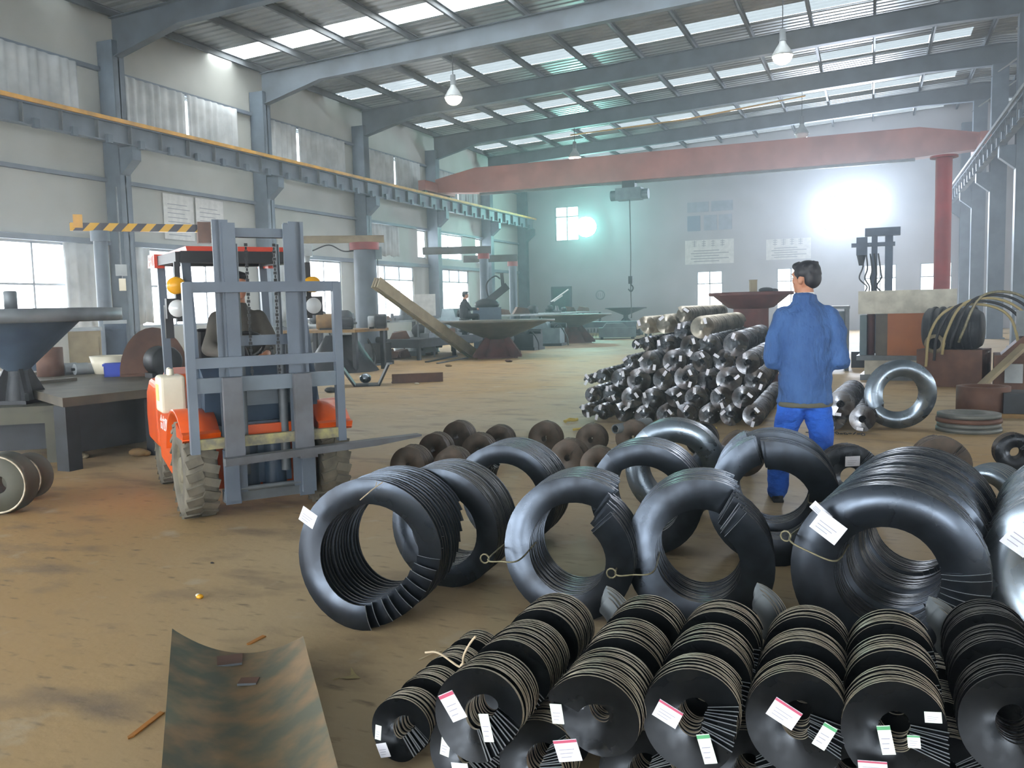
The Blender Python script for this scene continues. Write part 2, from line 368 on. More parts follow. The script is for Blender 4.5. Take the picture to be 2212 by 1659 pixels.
# roof: corrugated sheet in two slopes, ridge over the middle row of columns
RZ = lambda x: 9.1+.05*(min(x, XM)-XL)-(.05*(x-XM) if x > XM else 0)
ce = struct('ceiling')
PUR = [XL+.45+1.755*i for i in range(13)]
PURR = [XM+1.2+1.755*i for i in range(12)]
def corr(y0, y1, x0, x1, name, mt, th=0.):
    b = B(); p = .29; ys = []; y = y0
    while y < y1-1e-3:
        for dy, dz in ((0, 0), (.17, 0), (.205, .035), (.255, .035)):
            if y+dy < y1: ys.append((y+dy, dz))
        y += p
    ys.append((y1, 0)); n = len(ys); xs = [x0, x1] if not (x0 < XM < x1) else [x0, XM, x1]
    vs = [(x, yy, RZ(x)+dz+th) for x in xs for yy, dz in ys]
    b.add(vs, [(i*n+j, i*n+j+1, (i+1)*n+j+1, (i+1)*n+j) for i in range(len(xs)-1) for j in range(n-1)])
    return b.obj(name, mt, ce)
strips = []
for i, f in enumerate(FR[:-1]):
    if i != 4 : strips.append((f+1.3, f+2.2, 'skylight_dirty'))
    if f+4.9 < YB: strips.append((f+3.9, f+4.9, 'skylight_clear' if i == 4 else 'skylight_dirty'))
ye = Y0
for a, c, mt in strips:
    corr(ye, a, XL-.3, XR+.3, 'roof_sheet', 'roof_sheet'); ye = c
    corr(a, c, XM-1.0, XM+1.2, 'roof_sheet', 'roof_sheet')
    for u, v in zip([XL-.2]+PUR, PUR+[XM-1.0]): 
        if v-u > .25: corr(a, c, u+.03, v-.03, 'skylight_panel', mt, .003)
    for u, v in zip(PURR, PURR[1:]+[XR+.2]): corr(a, c, u+.03, v-.03, 'skylight_panel', mt, .003)
corr(ye, YB+.3, XL-.3, XR+.3, 'roof_sheet', 'roof_sheet')
for x in PUR+PURR:
    b = B(); z = RZ(x)
    b.bb(x-.012, x+.012, Y0, YB, z-.2, z-.005); b.bb(x-.012, x+.07, Y0, YB, z-.025, z-.003); b.bb(x-.012, x+.07, Y0, YB, z-.2, z-.185); b.obj('purlin', 'purlin_grey', ce)
def rafter(y, mir=False):
    lo = [(XL+.4, 7.95), (XL+2.6, 8.5), (XM-2.2, 9.32), (XM, 9.3)]; tp = [(x, RZ(x)-.21) for x, z in lo]
    if mir: lo = [(2*XM-x, z) for x, z in lo]; tp = [(2*XM-x, z) for x, z in tp]
    b = B()
    for (a, za), (c, zc), (d, zd), (e, zf) in zip(lo, lo[1:], tp, tp[1:]):
        b.prism([(a, za), (c, zc), (e, zf), (d, zd)], y-.012, y+.012)
        b.prism([(a, za-.022), (c, zc-.022), (c, zc), (a, za)], y-.12, y+.12); b.prism([(d, zd-.02), (e, zf-.02), (e, zf), (d, zd)], y-.12, y+.12)
    return b.obj('rafter', 'rafter_grey', ce)
for y in FR[:-1]: rafter(y); rafter(y, True)
for i, y in enumerate(FR[1:-1]):   # diagonal sag rods between purlin and rafter by the middle row
    b = B(); b.tube([(XM-.3, y, 8.9), (XM+1.6, y-1.4, 10.0)], .03, 6); b.obj('brace_rod', 'light_metal', ce)
mc = struct('trim_1')
for y in FR[4:]: column(mc, XM, y, (-1,), 9.3, mt='steel_grey')
# crane runway girders
def runway(x, label, sgn, bar_m):
    t = thing('crane_runway', label, 'crane rail', (x, (Y0+YB)/2, 5.72)); L = YB-Y0-.6
    b = B(); b.bb(-.012, .012, -L/2, L/2, .02, .46); b.bb(-.1, .1, -L/2, L/2, .0, .025); b.bb(-.13, .13, -L/2, L/2, .455, .48); b.obj('girder', 'girt_grey', t)
    me = B().bb(-.12, .12, -.012, .012, .025, .455).mesh('stiffener', 'grey_metal')
    me2 = B().bb(-.05, .05, -.07, .07, -.3, -.1).mesh('hanger', 'steel_grey')
    n = int(L/1.0)
    for i in range(n):
        yy = -L/2+.5+i
        if yy+(Y0+YB)/2 < 9: continue
        link('stiffener', me, t, (0, yy, 0)); link('bracket', me2, t, (sgn*.12, yy+.3, .25))
    B().bb(-.04, .04, -L/2, L/2, .48, .56).obj('rail', 'rail_steel', t)
    B().bb(sgn*.2-.03, sgn*.2+.03, -L/2, L/2, .47, .56).obj('conductor_bar', bar_m, t)
    return t
runway(XL+.28+.62, 'crane runway girder with yellow bar along the left wall columns', 1, 'yellow_bar')
runway(XM-.62, 'crane runway girder on the middle row of columns at the right', -1, 'rail_steel')
# bridge crane
CY = 33.6; cx0, cx1 = XL+.9, XM-.62
t = thing('bridge_crane', 'long red overhead bridge crane girder spanning the hall below the roof', 'crane', ((cx0+cx1)/2, CY, 6.28)); L = (cx1-cx0)/2
b = B()
for y0, y1 in ((-.28, -.26), (.26, .28)): b.prism([(-L+.05, .15), (-L+.05, .62), (-L+1.9, .98), (L-1.9, .98), (L-.05, .62), (L-.05, .15), (L-1.9, .02), (-L+1.9, .02)], y0, y1)
b.prism([(-L+.05, .62), (-L+1.9, .98), (L-1.9, .98), (L-.05, .62), (L-.05, .65), (L-1.9, 1.0), (-L+1.9, 1.0), (-L+.05, .65)], -.3, .3)
b.prism([(-L+.05, .15), (-L+1.9, .02), (L-1.9, .02), (L-.05, .15), (L-.05, .12), (L-1.9, -.01), (-L+1.9, -.01), (-L+.05, .12)], -.3, .3); b.obj('girder', 'crane_red', t)
B().bb(-L+2, L-2, -.08, .08, -.1, -.01).obj('trolley_track', 'rail_steel', t)
for s in (-1, 1):
    e = B().bb(s*L-.16, s*L+.16, -1.4, 1.4, .1, .5).obj('end_truck', 'crane_red', t)
    for y in (-1.15, 1.15): B().cone((s*L-.07, y, .13), (s*L+.07, y, .13), .13, .13, 16).obj('wheel', 'dark_metal', e)
hp = PY(1360, 412, CY)
t = thing('electric_hoist', 'dark electric hoist with hanging chain under the red crane girder', 'hoist', (hp.x, CY, 5.55))
B().bb(-.5, .5, -.3, .3, .0, .45).cone((-.75, 0, .2), (.75, 0, .2), .2, .2, 14).obj('body', 'teal_grey', t); B().bb(-.25, .25, -.2, .2, .45, .75).obj('trolley', 'dark_metal', t)
b = B(); b.tube([(0, 0, 0), (.02, 0, -2), (0, 0, -3.1), (.02, 0, -4.4), (0, 0, -4.6)], .022, 6); b.obj('cable', 'cable_black', t)
b = B(); b.bb(-.08, .08, -.06, .06, -3.25, -2.95).tube([(0, 0, -3.25), (.1, 0, -3.4), (.02, 0, -3.55), (-.1, 0, -3.45)], .03, 6); b.obj('hook', 'dark_metal', t)
# pendant lamps on the rafters
def pendant(x, y, z, lit, label):
    zt = 8.3+.05*(x-XL)+.2
    t = thing('pendant_lamp', label, 'lamp', (x, y, z)); b = B(); b.cone((0, 0, .62), (0, 0, zt-z), .012, .012, 6); b.obj('stem', 'dark_metal', t)
    B().cone((0, 0, .36), (0, 0, .64), .09, .07, 12).obj('ballast_box', 'grey_metal', t)
    B().lathe([(.07, .38), (.09, .3), (.17, .18), (.25, .04), (.255, .0), (.245, .005), (.16, .16), (.06, .3)], 20).obj('shade', 'light_metal', t)
    B().sph((0, 0, .0), (.235, .235, .2)).obj('bulb', 'lamp_warm' if lit else 'lamp_glass', t)
pendant(-11.0, 22.8, 7.45, True, 'glowing pendant lamp over the left half, nearest the camera')
pendant(-2.05, 22.8, 7.45, True, 'glowing pendant lamp high above the man in blue')
pendant(-11.2, 34.4, 7.5, True, 'glowing pendant lamp far back just above the red crane')
pendant(-2.4, 34.4, 7.6, False, 'unlit pendant lamp far back near the roof ridge')
p = B(); p.tube([PY(1232, 292, 34.25), PY(1480, 258, 34.25), PY(1740, 207, 34.25)], .03, 6); tag(p.obj('yellow_conduit', 'yellow_bar'), 'thin yellow conduit running along a roof rafter far back', 'conduit')
# far-wall lights: glowing discs widened to the size of their glare
def glare_disc(x, y, r, yy, m, label):
    c = PY(x, y, yy); t = thing('glare_lamp', label, 'glare_lamp', c, 0)
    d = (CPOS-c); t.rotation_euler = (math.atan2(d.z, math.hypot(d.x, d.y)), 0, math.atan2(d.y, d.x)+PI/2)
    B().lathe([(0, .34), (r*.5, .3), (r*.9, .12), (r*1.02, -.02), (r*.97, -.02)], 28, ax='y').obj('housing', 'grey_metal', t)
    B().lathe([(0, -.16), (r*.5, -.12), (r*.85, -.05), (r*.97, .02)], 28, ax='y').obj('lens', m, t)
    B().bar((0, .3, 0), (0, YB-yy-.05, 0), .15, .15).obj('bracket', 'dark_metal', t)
glare_disc(1266, 490, .55, 44.6, 'glare_teal', 'teal-white glare spot built as a wide lamp disc beside the small high window')
glare_disc(1806, 462, .85, 44.6, 'glare_white', 'white glare spot built as a wide lamp disc, lower left of the overlapping pair')
glare_disc(1880, 440, .7, 44.3, 'glare_white', 'white glare spot built as a wide lamp disc, upper right of the overlapping pair')
# notices on the far wall
def notice(px0, py0, px1, py1, label, kind):
    a = PY(px0, py1, YB-.02); c = PY(px1, py0, YB-.02); W = c.x-a.x; H = c.z-a.z
    t = thing('wall_notice', label, 'notice', (a.x, YB-.002, a.z))
    if kind == 'panels':
        for j in range(2):
            for i in range(3):
                if j == 1 and i == 2: continue
                w0 = (.0, .36, .68)[i]*W if j == 0 else (.0, .52)[i]*W; w1 = w0+(.28*W if j == 0 else .46*W)
                B().bb(w0, w1, -.03, 0, H*(.0 if j == 0 else .62), H*(.5 if j == 0 else .95)).obj('panel', 'board_dark' if (i == 0 and j == 0) else 'board_grey', t)
    else:
        B().bb(0, W, -.012, 0, 0, H).obj('sheet', 'poster', t); b = B()
        for i in range(4 if W > 2 else 3):
            x = W*(.2+.19*i); z = H*.86
            for k in range(3): b.bb(x-.1, x+.1, -.016, -.012, z-.13+k*.1, z-.1+k*.1)
            b.bb(x-.015, x+.015, -.016, -.012, z-.17, z+.15)
        for j in range(5): b.bb(W*(.12 if j % 2 else .18), W*(.9 if j % 2 else .7), -.016, -.012, H*(.1+.11*j), H*(.1+.11*j)+.04)
        b.obj('lettering', 'ink', t)
notice(1485, 428, 1585, 500, 'group of grey-blue notice panels high on the far wall', 'panels')
notice(1480, 515, 1585, 572, 'pale lettered notice below the grey-blue panels on far wall', 'sheet')
notice(1655, 513, 1752, 562, 'pale lettered notice on the far wall behind the man\'s head', 'sheet')
c = PY(1297, 637, YB-.01); t = thing('wall_emblem', 'faint round emblem painted on the far wall', 'emblem', c); B().lathe([(.2, 0), (.27, 0), (.27, -.01), (.2, -.01), (.2, 0)], 24, ax='y').obj('ring', 'ink', t)
for i in range(3): B().box((.12*(i-1), -.003, 0), (.03, .006, .2)).obj('mark', 'ink', t)
a = PX(345, 420, XL); 
for i in range(2):
    y = 18.75+1.25*i; t = thing('wall_poster', ('left' if i == 0 else 'right')+' of two pale posters on the left wall above the forklift', 'poster', (XL+.03, y, 3.6))
    B().bb(-.006, .006, 0, 1.15, 0, 1.25).obj('sheet', 'poster', t); b = B()
    for j in range(8): b.bb(.006, .008, .15, 1.0-.1*(j % 3), .12+.12*j, .14+.12*j)
    b.obj('lettering', 'ink', t)
# curtains: pleated cloth hung inside the high windows
def curtain(y0, y1, z0, z1, label, gather=0., drop=0.):
    n = max(8, int((y1-y0)/.05)); b = B(); vs = []; K = 5
    for j in range(K+1):
        for i in range(n+1):
            u = i/n; w = j/K
            yy = y0+(y1-y0)*u*(1-gather*w)
            vs.append((XL+.18+.045*math.sin(i*1.15+.6*math.sin(i*.31))*(.6+.4*w)+.02*math.sin(i*.37), yy, z1-(z1-z0)*w-.03*math.sin(i*.5)*w-drop*w*u))
    b.add(vs, [(j*(n+1)+i, j*(n+1)+i+1, (j+1)*(n+1)+i+1, (j+1)*(n+1)+i) for j in range(K) for i in range(n)], 0, True)
    o = b.obj('window_curtain', 'curtain'); o.modifiers.new('thickness', 'SOLIDIFY').thickness = .006; return tag(o, label, 'curtain', 'curtains over the windows of the left wall')
nm = ['nearest the camera at the left edge', 'second bay from the left edge', 'third bay from the left edge', 'fourth bay from the left edge', 'fifth bay, farthest back']
for i, (a, c, z, q) in enumerate(TOP[:5]):
    cut = (c-a)*(.35 if i == 2 else .5)
    curtain(a-.1, a+cut, z-.1, q+.06, 'pleated white curtain over the high window, left half, '+nm[i])
    curtain(a+cut+(.07 if i else .0), c+.1, z-.1, q+.06, 'pleated white curtain over the high window, right half, '+nm[i])
curtain(28.9, 31.4, 3.65, 4.85, 'pale curtain glowing over the middle window of third bay', .0)
curtain(15.3, 16.6, 1.0, 3.3, 'white curtain hanging beside the lower window at far left', .0)
curtain(17.3, 18.0, 1.3, 3.3, 'white curtain gathered beside lower window behind the forklift', .0)
curtain(23.2, 24.25, 1.2, 3.3, 'white curtain beside lower window right of the forklift mast', .0)

# thin dusty haze filling the hall
hz = B().bb(XL+.01, XR-.01, Y0+.01, YB-.01, .01, 8.9).obj('dust_haze', 'haze'); tag(hz, 'thin bluish dust haze hanging in the air of the hall', 'haze'); hz['kind'] = 'stuff'; hz.visible_shadow = True
# ------------------------------------------------------------------ screw flights
def flight_mesh(name, R, r, P, t, turn, mats, seg=44, nr=5, dish=.02, cone=0.):
    """one helical sheet-steel flight about local Y: front edge starts at angle 0 and runs clockwise as seen from -Y"""
    b = B(); n = int(seg*turn)
    def pt(i, j, back):
        th = -2*PI*turn*i/n; rho = r+(R-r)*j/nr; u = 2*j/nr-1
        return (rho*math.cos(th), P*turn*i/n-dish*(1-u*u)+cone*(1-j/nr)+(t if back else 0), rho*math.sin(th))
    for bk in (0, 1):
        vs = [pt(i, j, bk) for i in range(n+1) for j in range(nr+1)]
        b.add(vs, [(i*(nr+1)+j, i*(nr+1)+j+1, (i+1)*(nr+1)+j+1, (i+1)*(nr+1)+j) for i in range(n) for j in range(nr)], 0, True)
    for j in (0, nr):
        vs = [pt(i, j, k) for i in range(n+1) for k in (0, 1)]
        b.add(vs, [(2*i, 2*i+1, 2*i+3, 2*i+2) for i in range(n)], 1, True)
    for i in (0, n):
        vs = [pt(i, j, k) for j in range(nr+1) for k in (0, 1)]
        b.add(vs, [(2*j, 2*j+1, 2*j+3, 2*j+2) for j in range(nr)], 2)
    return b.mesh(name, (*mats, 'cut_edge'))
MC = {}
def fm(R, r, P, t, turn, mats, **k):
    key = (round(R, 3), round(r, 3), P, t, turn, tuple(mats), tuple(sorted(k.items())))
    if key not in MC: MC[key] = flight_mesh('flight', R, r, P, t, turn, mats, **k)
    return MC[key]
def paper(parent, x, y, z, wd, ht, ang, tilt, mt='paper', edge=None):
    """a stuck-on paper tag lying on a flight face at local (x, z), front plane y"""
    me = B().box((0, 0, 0), (wd, .0015, ht)).mesh('paper_tag', mt); o = link('paper_tag', me, parent, (x, y, z), (tilt, ang, 0))
    if edge: B().bb(-wd/2, wd/2, -.0016, -.0008, ht*.36, ht*.48).obj('print', edge, o)
    b = B()
    for k in range(3): b.bb(-wd*.35, wd*(.1+.1*k), -.0014, -.0008, -ht*.3+k*ht*.17, -ht*.3+k*ht*.17+ht*.03)
    b.obj('writing', 'print_grey', o)
    return o
def bundle(label, pos, R, r, groups, P, sp, ph, mats, yaw=0., stag=3., t=.004, dish=.02, gap=.03, zc=None, turn=.97, roll=0., tags=(), ties=(), cat='screw flight', group=None, jit=.6, name='screw_flight_bundle', seg=44, pitchx=0., cone=0.):
    T = thing(name, label, cat, (pos[0], pos[1], R if zc is None else zc), yaw, group)
    T.rotation_euler = (pitchx, 0, yaw)
    me = fm(R, r, P, t, turn, mats, dish=dish, seg=seg, cone=cone); y = 0.; rnd = random.Random(label)
    for gi, n in enumerate(groups):
        a = ph+gi*rnd.uniform(-18, 18)
        for k in range(n):
            q = rnd.uniform(-.5, .5)*jit
            link('flight', me, T, (rnd.uniform(-.003, .003), y, rnd.uniform(-.003, .003)), (0, -rad(a+stag*k+q*(stag if stag > 2 else 1)), 0))
            y += sp*rnd.uniform(.75, 1.25)
        y += P*.82+gap
    for tg in tags: paper(T, *tg)
    for az, w in ties:      # loop of tying wire through the coil
        a = rad(az); ex = [((R+.012)*math.cos(a), (R+.012)*math.sin(a)), ((r-.012)*math.cos(a), (r-.012)*math.sin(a))]
        y0 = -dish-.03; b = B(); (x1, z1), (x2, z2) = ex
        b.tube([(x1, w, z1), (x1, y0*.3, z1), ((x1+x2)/2, y0, (z1+z2)/2), (x2, y0*.3, z2), (x2, w, z2)], .004, 6)
        lx, lz = math.cos(a), math.sin(a)
        b.tube([(x1+.02*lx+.03*math.cos(q)*.7, .0, z1+.02*lz+.022*math.sin(q)) for q in [2*PI*i/10 for i in range(11)]], .004, 6)
        b.obj('wire_tie', 'wire', T)
    return T
CS = ('coil_steel', 'coil_rim'); BS = ('bright_coil', 'coil_rim'); FS = ('black_steel', 'rim_steel'); RS = ('rust_steel', 'rust_rim')
GB = 'large ring coils lying in rows on the floor'
g = lambda x, y: G(x, y)
bundle('large dark ring coil nearest the curved trough, white tag on upper rim', g(768, 1364), .345, .225, [13], .3, .026, -78, CS, yaw=rad(4), stag=8, dish=.009, ties=(), t=.007, jit=0.5, group=GB, tags=((-.2, -.045, .2, .085, .085, .55, .25),))
bundle('dark ring coil just behind the coil with the white rim tag', g(938, 1284), .335, .215, [23], .2, 0.0129, 150, CS, yaw=rad(2), stag=0.5, dish=.009, t=.009, jit=8, group=GB)
bundle('dark ring coil farthest back in the leftmost row, shiny front lip', g(1085, 1192), .33, .22, [23], .2, 0.0141, 130, CS, yaw=rad(3), stag=0.5, dish=.009, t=.009, jit=8, group=GB)
bundle('shiny ring coil with wire tie at left, floor seen through its hole', g(1212, 1362), .332, .205, [25], .34, .0125, 44, CS, yaw=rad(6), stag=0.3, dish=.009, ties=((182, .3),), t=.009, jit=14, group=GB)
bundle('dark blue ring coil in the middle row directly behind the coil tied at left', g(1385, 1212), .345, .22, [22], .24, 0.0141, 120, CS, yaw=rad(5), stag=0.5, dish=.009, t=.009, jit=8, group=GB)
bundle('bright polished ring coil farthest back in the middle row', g(1455, 1125), .35, .2, [11], .13, 0.0141, 110, BS, yaw=rad(5), dish=.02, t=.009, group=GB)
bundle('large dark ring coil with stepped blade ends at centre and wire tie at left', g(1502, 1392), .338, .195, [25], .34, .0125, 50, CS, yaw=rad(7), stag=0.3, dish=.009, ties=((186, .3),), t=.009, jit=14, group=GB)
bundle('large dark ring coil with bright top end in front of the man in blue', g(1668, 1235), .365, .21, [13, 15], .2, 0.0141, 95, CS, yaw=rad(5), stag=0.5, dish=.009, ties=((10, .2),), t=.009, jit=8, group=GB)
bundle('very wide dark ring coil with a white tag on upper left face and banded layers', g(1905, 1452), .375, .2, [15, 15, 15, 15], .12, 0.0118, -38, CS, yaw=rad(-9), stag=6, dish=.025, gap=.01, ties=((160, .25),), tags=((-.2, -.06, .21, .12, .1, .6, .25), (-.235, -.03, .265, .09, .05, .72, .5)), t=.009, group=GB)
bundle('bright polished ring coil with white tag at the right edge of the picture', g(2335, 1478), .37, .2, [15, 15, 15, 15], .12, 0.0129, 75, BS, yaw=rad(-10), stag=4, dish=.025, gap=.01, tags=((-.21, -.06, .19, .1, .12, .6, .2),), t=.009, group=GB)
bundle('huge single polished ring standing alone by the white press on the floor', g(1950, 932), .40, .215, [3], .3, .03, 200, ('bright_coil', 'coil_rim'), yaw=rad(12), dish=.04, group=GB, turn=1.0)
# stacks of small nested flights in the foreground, two layers deep
GF = 'small nested flight stacks in the foreground'
def small(label, px, py, zc, R, groups, ph, tags=(), yaw=0., stag=2.2, mats=FS, P=.13, sp=.0115, gap=.0, dish=.0):
    p = G(px, py, zc); return bundle(label, p, R, R*.3, groups, P, sp, ph, mats, yaw=yaw, stag=stag, t=.0066, dish=dish, cone=.022, gap=gap, zc=zc, tags=tags, group=GF, name='screw_flight_stack')
small('smallest front stack of black nested flights at the far left end of the row', 850, 1585, .11, .1, [9, 11, 11, 9], -42, tags=((-.052, -.01, .0, .022, .05, .1, 0, 'paper_green'), (-.035, -.01, -.058, .04, .05, -.3, .1)), P=.08)
small('black stack second from left in front row, narrow end turned down, two white tags', 1010, 1560, .34, .124, [11, 15, 16], -62, tags=((-.03, -.03, .055, .05, .085, -.5, .1, 'paper', 'print_red'), (.055, .005, -.01, .03, .085, -.15, .1, 'paper_green')), stag=4)
small('black stack third from left in front row, wide open face with two tags', 1270, 1565, .36, .131, [17, 13, 10], 150, tags=((-.1, .03, .0, .035, .06, -.1, .1, 'paper_green'), (-.06, .0, -.085, .07, .065, -.25, .1, 'paper', 'print_red')), stag=4.5)
small('black stack fourth from left in front row, white label upper left', 1478, 1575, .36, .131, [10, 12, 12], -20, tags=((-.04, -.02, .045, .07, .055, .45, .1, 'paper', 'print_red'), (.06, .0, -.045, .035, .085, -.25, .1, 'paper_green', 'print_green')), stag=4)
small('black stack fifth from left in front row, square label near its top', 1712, 1580, .36, .131, [9, 10, 10], -25, tags=((-.02, -.02, .055, .075, .06, .5, .1, 'paper', 'print_red'), (.08, .0, .0, .035, .075, .45, .1, 'paper_green', 'print_green')))
small('black stack sixth from left in front row, face cut by slits with four small labels', 1932, 1610, .36, .131, [9, 10, 10], -15, tags=((-.02, -.02, .02, .032, .08, -.2, .1, 'paper_green', 'print_green'), (.045, -.005, .02, .03, .035, -.1, .1, 'paper_green', 'print_green'), (-.05, -.02, -.06, .07, .04, -.1, .1, 'paper', 'print_red'), (.09, .03, .075, .04, .03, -.1, .1, 'paper_green')))
small('darkest black stack at the right end of the front row, no label', 2195, 1590, .36, .132, [12, 12, 12], -30, mats=('black_steel', 'coil_rim'))
small('black stack in lower layer between the first and second front stacks, two tags', 985, 1640, .122, .118, [12, 12, 12], -30, tags=((-.02, -.03, .05, .03, .06, .2, .1, 'paper_green'), (.03, -.03, -.02, .055, .06, -.1, .1)))
small('black stack in lower layer under second and third front stacks, top rims showing', 1135, 1672, .122, .118, [13, 13, 13], 20)
small('black stack in lower layer under third and fourth front stacks', 1365, 1700, .122, .118, [13, 13, 13], 20)
small('black stack in lower layer under fourth and fifth front stacks, tan rims in shadow', 1600, 1700, .122, .118, [13, 13, 13], 20)
small('black stack in lower layer under fifth and sixth front stacks', 1830, 1710, .122, .118, [13, 13, 13], 20)
small('black stack in lower layer under sixth and darkest front stacks', 2050, 1720, .122, .118, [13, 13, 13], 20)
for i, (x, y, w) in enumerate(((1285, 1355, 'behind the second'), (1612, 1350, 'behind the fourth'), (1985, 1385, 'behind the sixth'))):
    p = G(x, y, .3); bundle('upturned grey flight tails sticking up '+w+' front stack', p, .13, .05, [6], .1, .012, 60, ('grey_metal', 'rim_steel'), yaw=rad(-25), stag=5, t=.003, zc=.32, turn=.28, group=GF, name='screw_flight_stack')
# knotted string on the left stacks
p = G(1000, 1440, .32); b = B(); b.tube([p+Vector(q) for q in ((-.14, 0, .03), (-.09, 0, .035), (-.02, 0, .0), (0, 0, .0))], .0035, 6); b.tube([p+Vector(q) for q in ((0, 0, 0), (.005, 0, .04), (.03, 0, .085), (.05, 0, .11))], .004, 6); b.sph(tuple(p), .012, 8, 6)
tag(b.obj('string_knot', 'string'), 'pale knotted string tying the leftmost foreground stacks', 'string')
# dull rusty rolls further back
GR = 'dull brown flight rolls behind the large coils'
for lab, x, y, R, gr, yaw, mt in (
    ('brown flight roll at the far left front of the rusty rolls', 880, 1050, .165, [14], 8, RS), ('brown flight roll second in the left rusty line', 935, 1008, .155, [14], 8, RS), ('brown flight roll at the back of the left rusty line', 985, 978, .16, [14], 8, RS),
    ('brown flight roll beside the back coil, second line nearest', 972, 1048, .155, [12], 10, RS), ('brown flight roll in the second rusty line, middle', 1030, 1010, .155, [12], 10, RS), ('brown flight roll at the back of the second rusty line', 1075, 985, .15, [14], 10, RS),
    ('dark brown flight roll with jagged ends behind the first coil row', 1175, 985, .17, [10], 5, RS), ('brown flight roll showing just over the leftmost coil row', 1225, 1030, .16, [12], 5, RS),
    ('brown flight roll left of the pipe end', 1275, 985, .155, [10], 5, RS), ('dark flight roll right of the pipe end', 1365, 985, .17, [10], 5, RS), ('dark low flight roll between the coil rows', 1290, 1045, .15, [12], 5, RS),
    ('dark shiny flight roll behind the bright polished coil', 1515, 985, .16, [10], 5, ('black_steel', 'rust_rim')), ('brown flight roll with white tag left of the man\'s legs', 1545, 1070, .19, [12], 10, ('coil_steel', 'rust_rim')), ('brown flight roll at the back left of the man\'s legs', 1605, 1030, .19, [12], 10, RS),
    ('glossy black flight roll with white tag right of the man\'s legs', 1838, 1098, .225, [9], 14, ('black_steel', 'rust_rim')), ('dark flight roll behind the widest ring coil', 2035, 1065, .21, [12], 5, RS), ('dark round flight roll at the right edge, far back', 2196, 1020, .16, [10], 5, ('black_steel', 'rust_rim'))):
    tg = ()
    if 'white tag' in lab: tg = ((.0, -.035, R*.55, .1, .08, -.05, .3),)
    bundle(lab, G(x, y), R, R*(.18 if mt is RS else .3), [int(n*1.5) for n in gr], .05, .0105, 40, mt, yaw=rad(yaw), t=.006, tags=tg, group=GR, name='screw_flight_roll', seg=32, dish=.012)
p = G(1330, 985); t = thing('steel_pipe', 'short steel pipe lying among the rusty flight rolls, open end showing', 'pipe', (p.x, p.y, .27), rad(-20)); B().lathe([(.036, 0), (.048, 0), (.048, .6), (.036, .6), (.036, 0)], 18, ax='y').obj('tube', 'grey_metal', t)
p = G(2120, 1075, .2); bundle('crumpled bright silver flight ends beside the widest ring coil', p, .2, .1, [7], .15, .025, 150, ('bright_coil', 'rim_steel'), yaw=rad(-30), stag=9, zc=.2, turn=.5, group=GR, name='screw_flight_roll')
p = G(1790, 1115, .2); b = B(); b.tube([p+Vector(q) for q in ((-.06, 0, -.28), (-.055, 0, -.05), (-.06, 0, .16), (-.02, 0, .2), (.01, 0, .19), (.0, 0, .1), (.02, 0, .0))], .005, 6); tag(b.obj('tie_string', 'string'), 'pale loop of string hanging from coil before the man in blue', 'string')
# ------------------------------------------------------------------ the pile of long screws
GP = 'long screw flights stacked in the big pile'
def screw_mesh(name, R, r, P, turns, mats, seg=22, nr=3, t=.004, dish=.002):
    b = B(); n = seg*turns
    def pt(i, j, bk):
        th = -2*PI*i/seg; rho = r+(R-r)*j/nr; u = 2*j/nr-1; return (rho*math.cos(th), P*i/seg-dish*(1-u*u)+t*bk, rho*math.sin(th))
    for bk in (0, 1):
        vs = [pt(i, j, bk) for i in range(n+1) for j in range(nr+1)]; b.add(vs, [(i*(nr+1)+j, i*(nr+1)+j+1, (i+1)*(nr+1)+j+1, (i+1)*(nr+1)+j) for i in range(n) for j in range(nr)], 0, True)
    vs = [pt(i, nr, k) for i in range(n+1) for k in (0, 1)]; b.add(vs, [(2*i, 2*i+1, 2*i+3, 2*i+2) for i in range(n)], 1, True)
    return b.mesh(name, mats)
SM2 = screw_mesh('screw', .125, .035, .2, 17, ('pile_bright', 'pile_rim'))
SM = [screw_mesh('screw', .125, .035, .2, 17, ('pile_steel', 'pile_rim')), screw_mesh('screw', .125, .04, .16, 20, ('pile_steel', 'pile_rim'))]
PILE = [[(195,1150,75),(355,1160,85),(560,1170,105),(780,1190,98),(990,1200,100),(1200,1185,112),(1430,1195,105),(1650,1195,110),(1870,1195,108)],
 [(250,985,80),(440,975,88),(650,1010,108),(860,1020,105),(1080,1015,105),(1300,1010,108),(1540,1015,105),(1770,1010,108)],
 [(235,830,52),(350,800,75),(540,815,92),(725,835,118),(960,830,110),(1190,815,118),(1420,825,105),(1630,830,122),(1890,845,112)],
 [(640,650,68),(830,660,115),(1080,645,112),(1345,655,108),(1570,640,105),(1815,665,112)],
 [(690,480,52),(800,480,80),(1000,480,92),(1230,500,108),(1430,490,110),(1690,480,120)],
 [(800,290,92),(1000,275,98),(1180,350,95),(1350,310,112)],
 [(1170,180,85)]]
RN = ['bottom row', 'second row up', 'third row up', 'fourth row up', 'fifth row up', 'sixth row up', 'very top']
rp = random.Random(3)
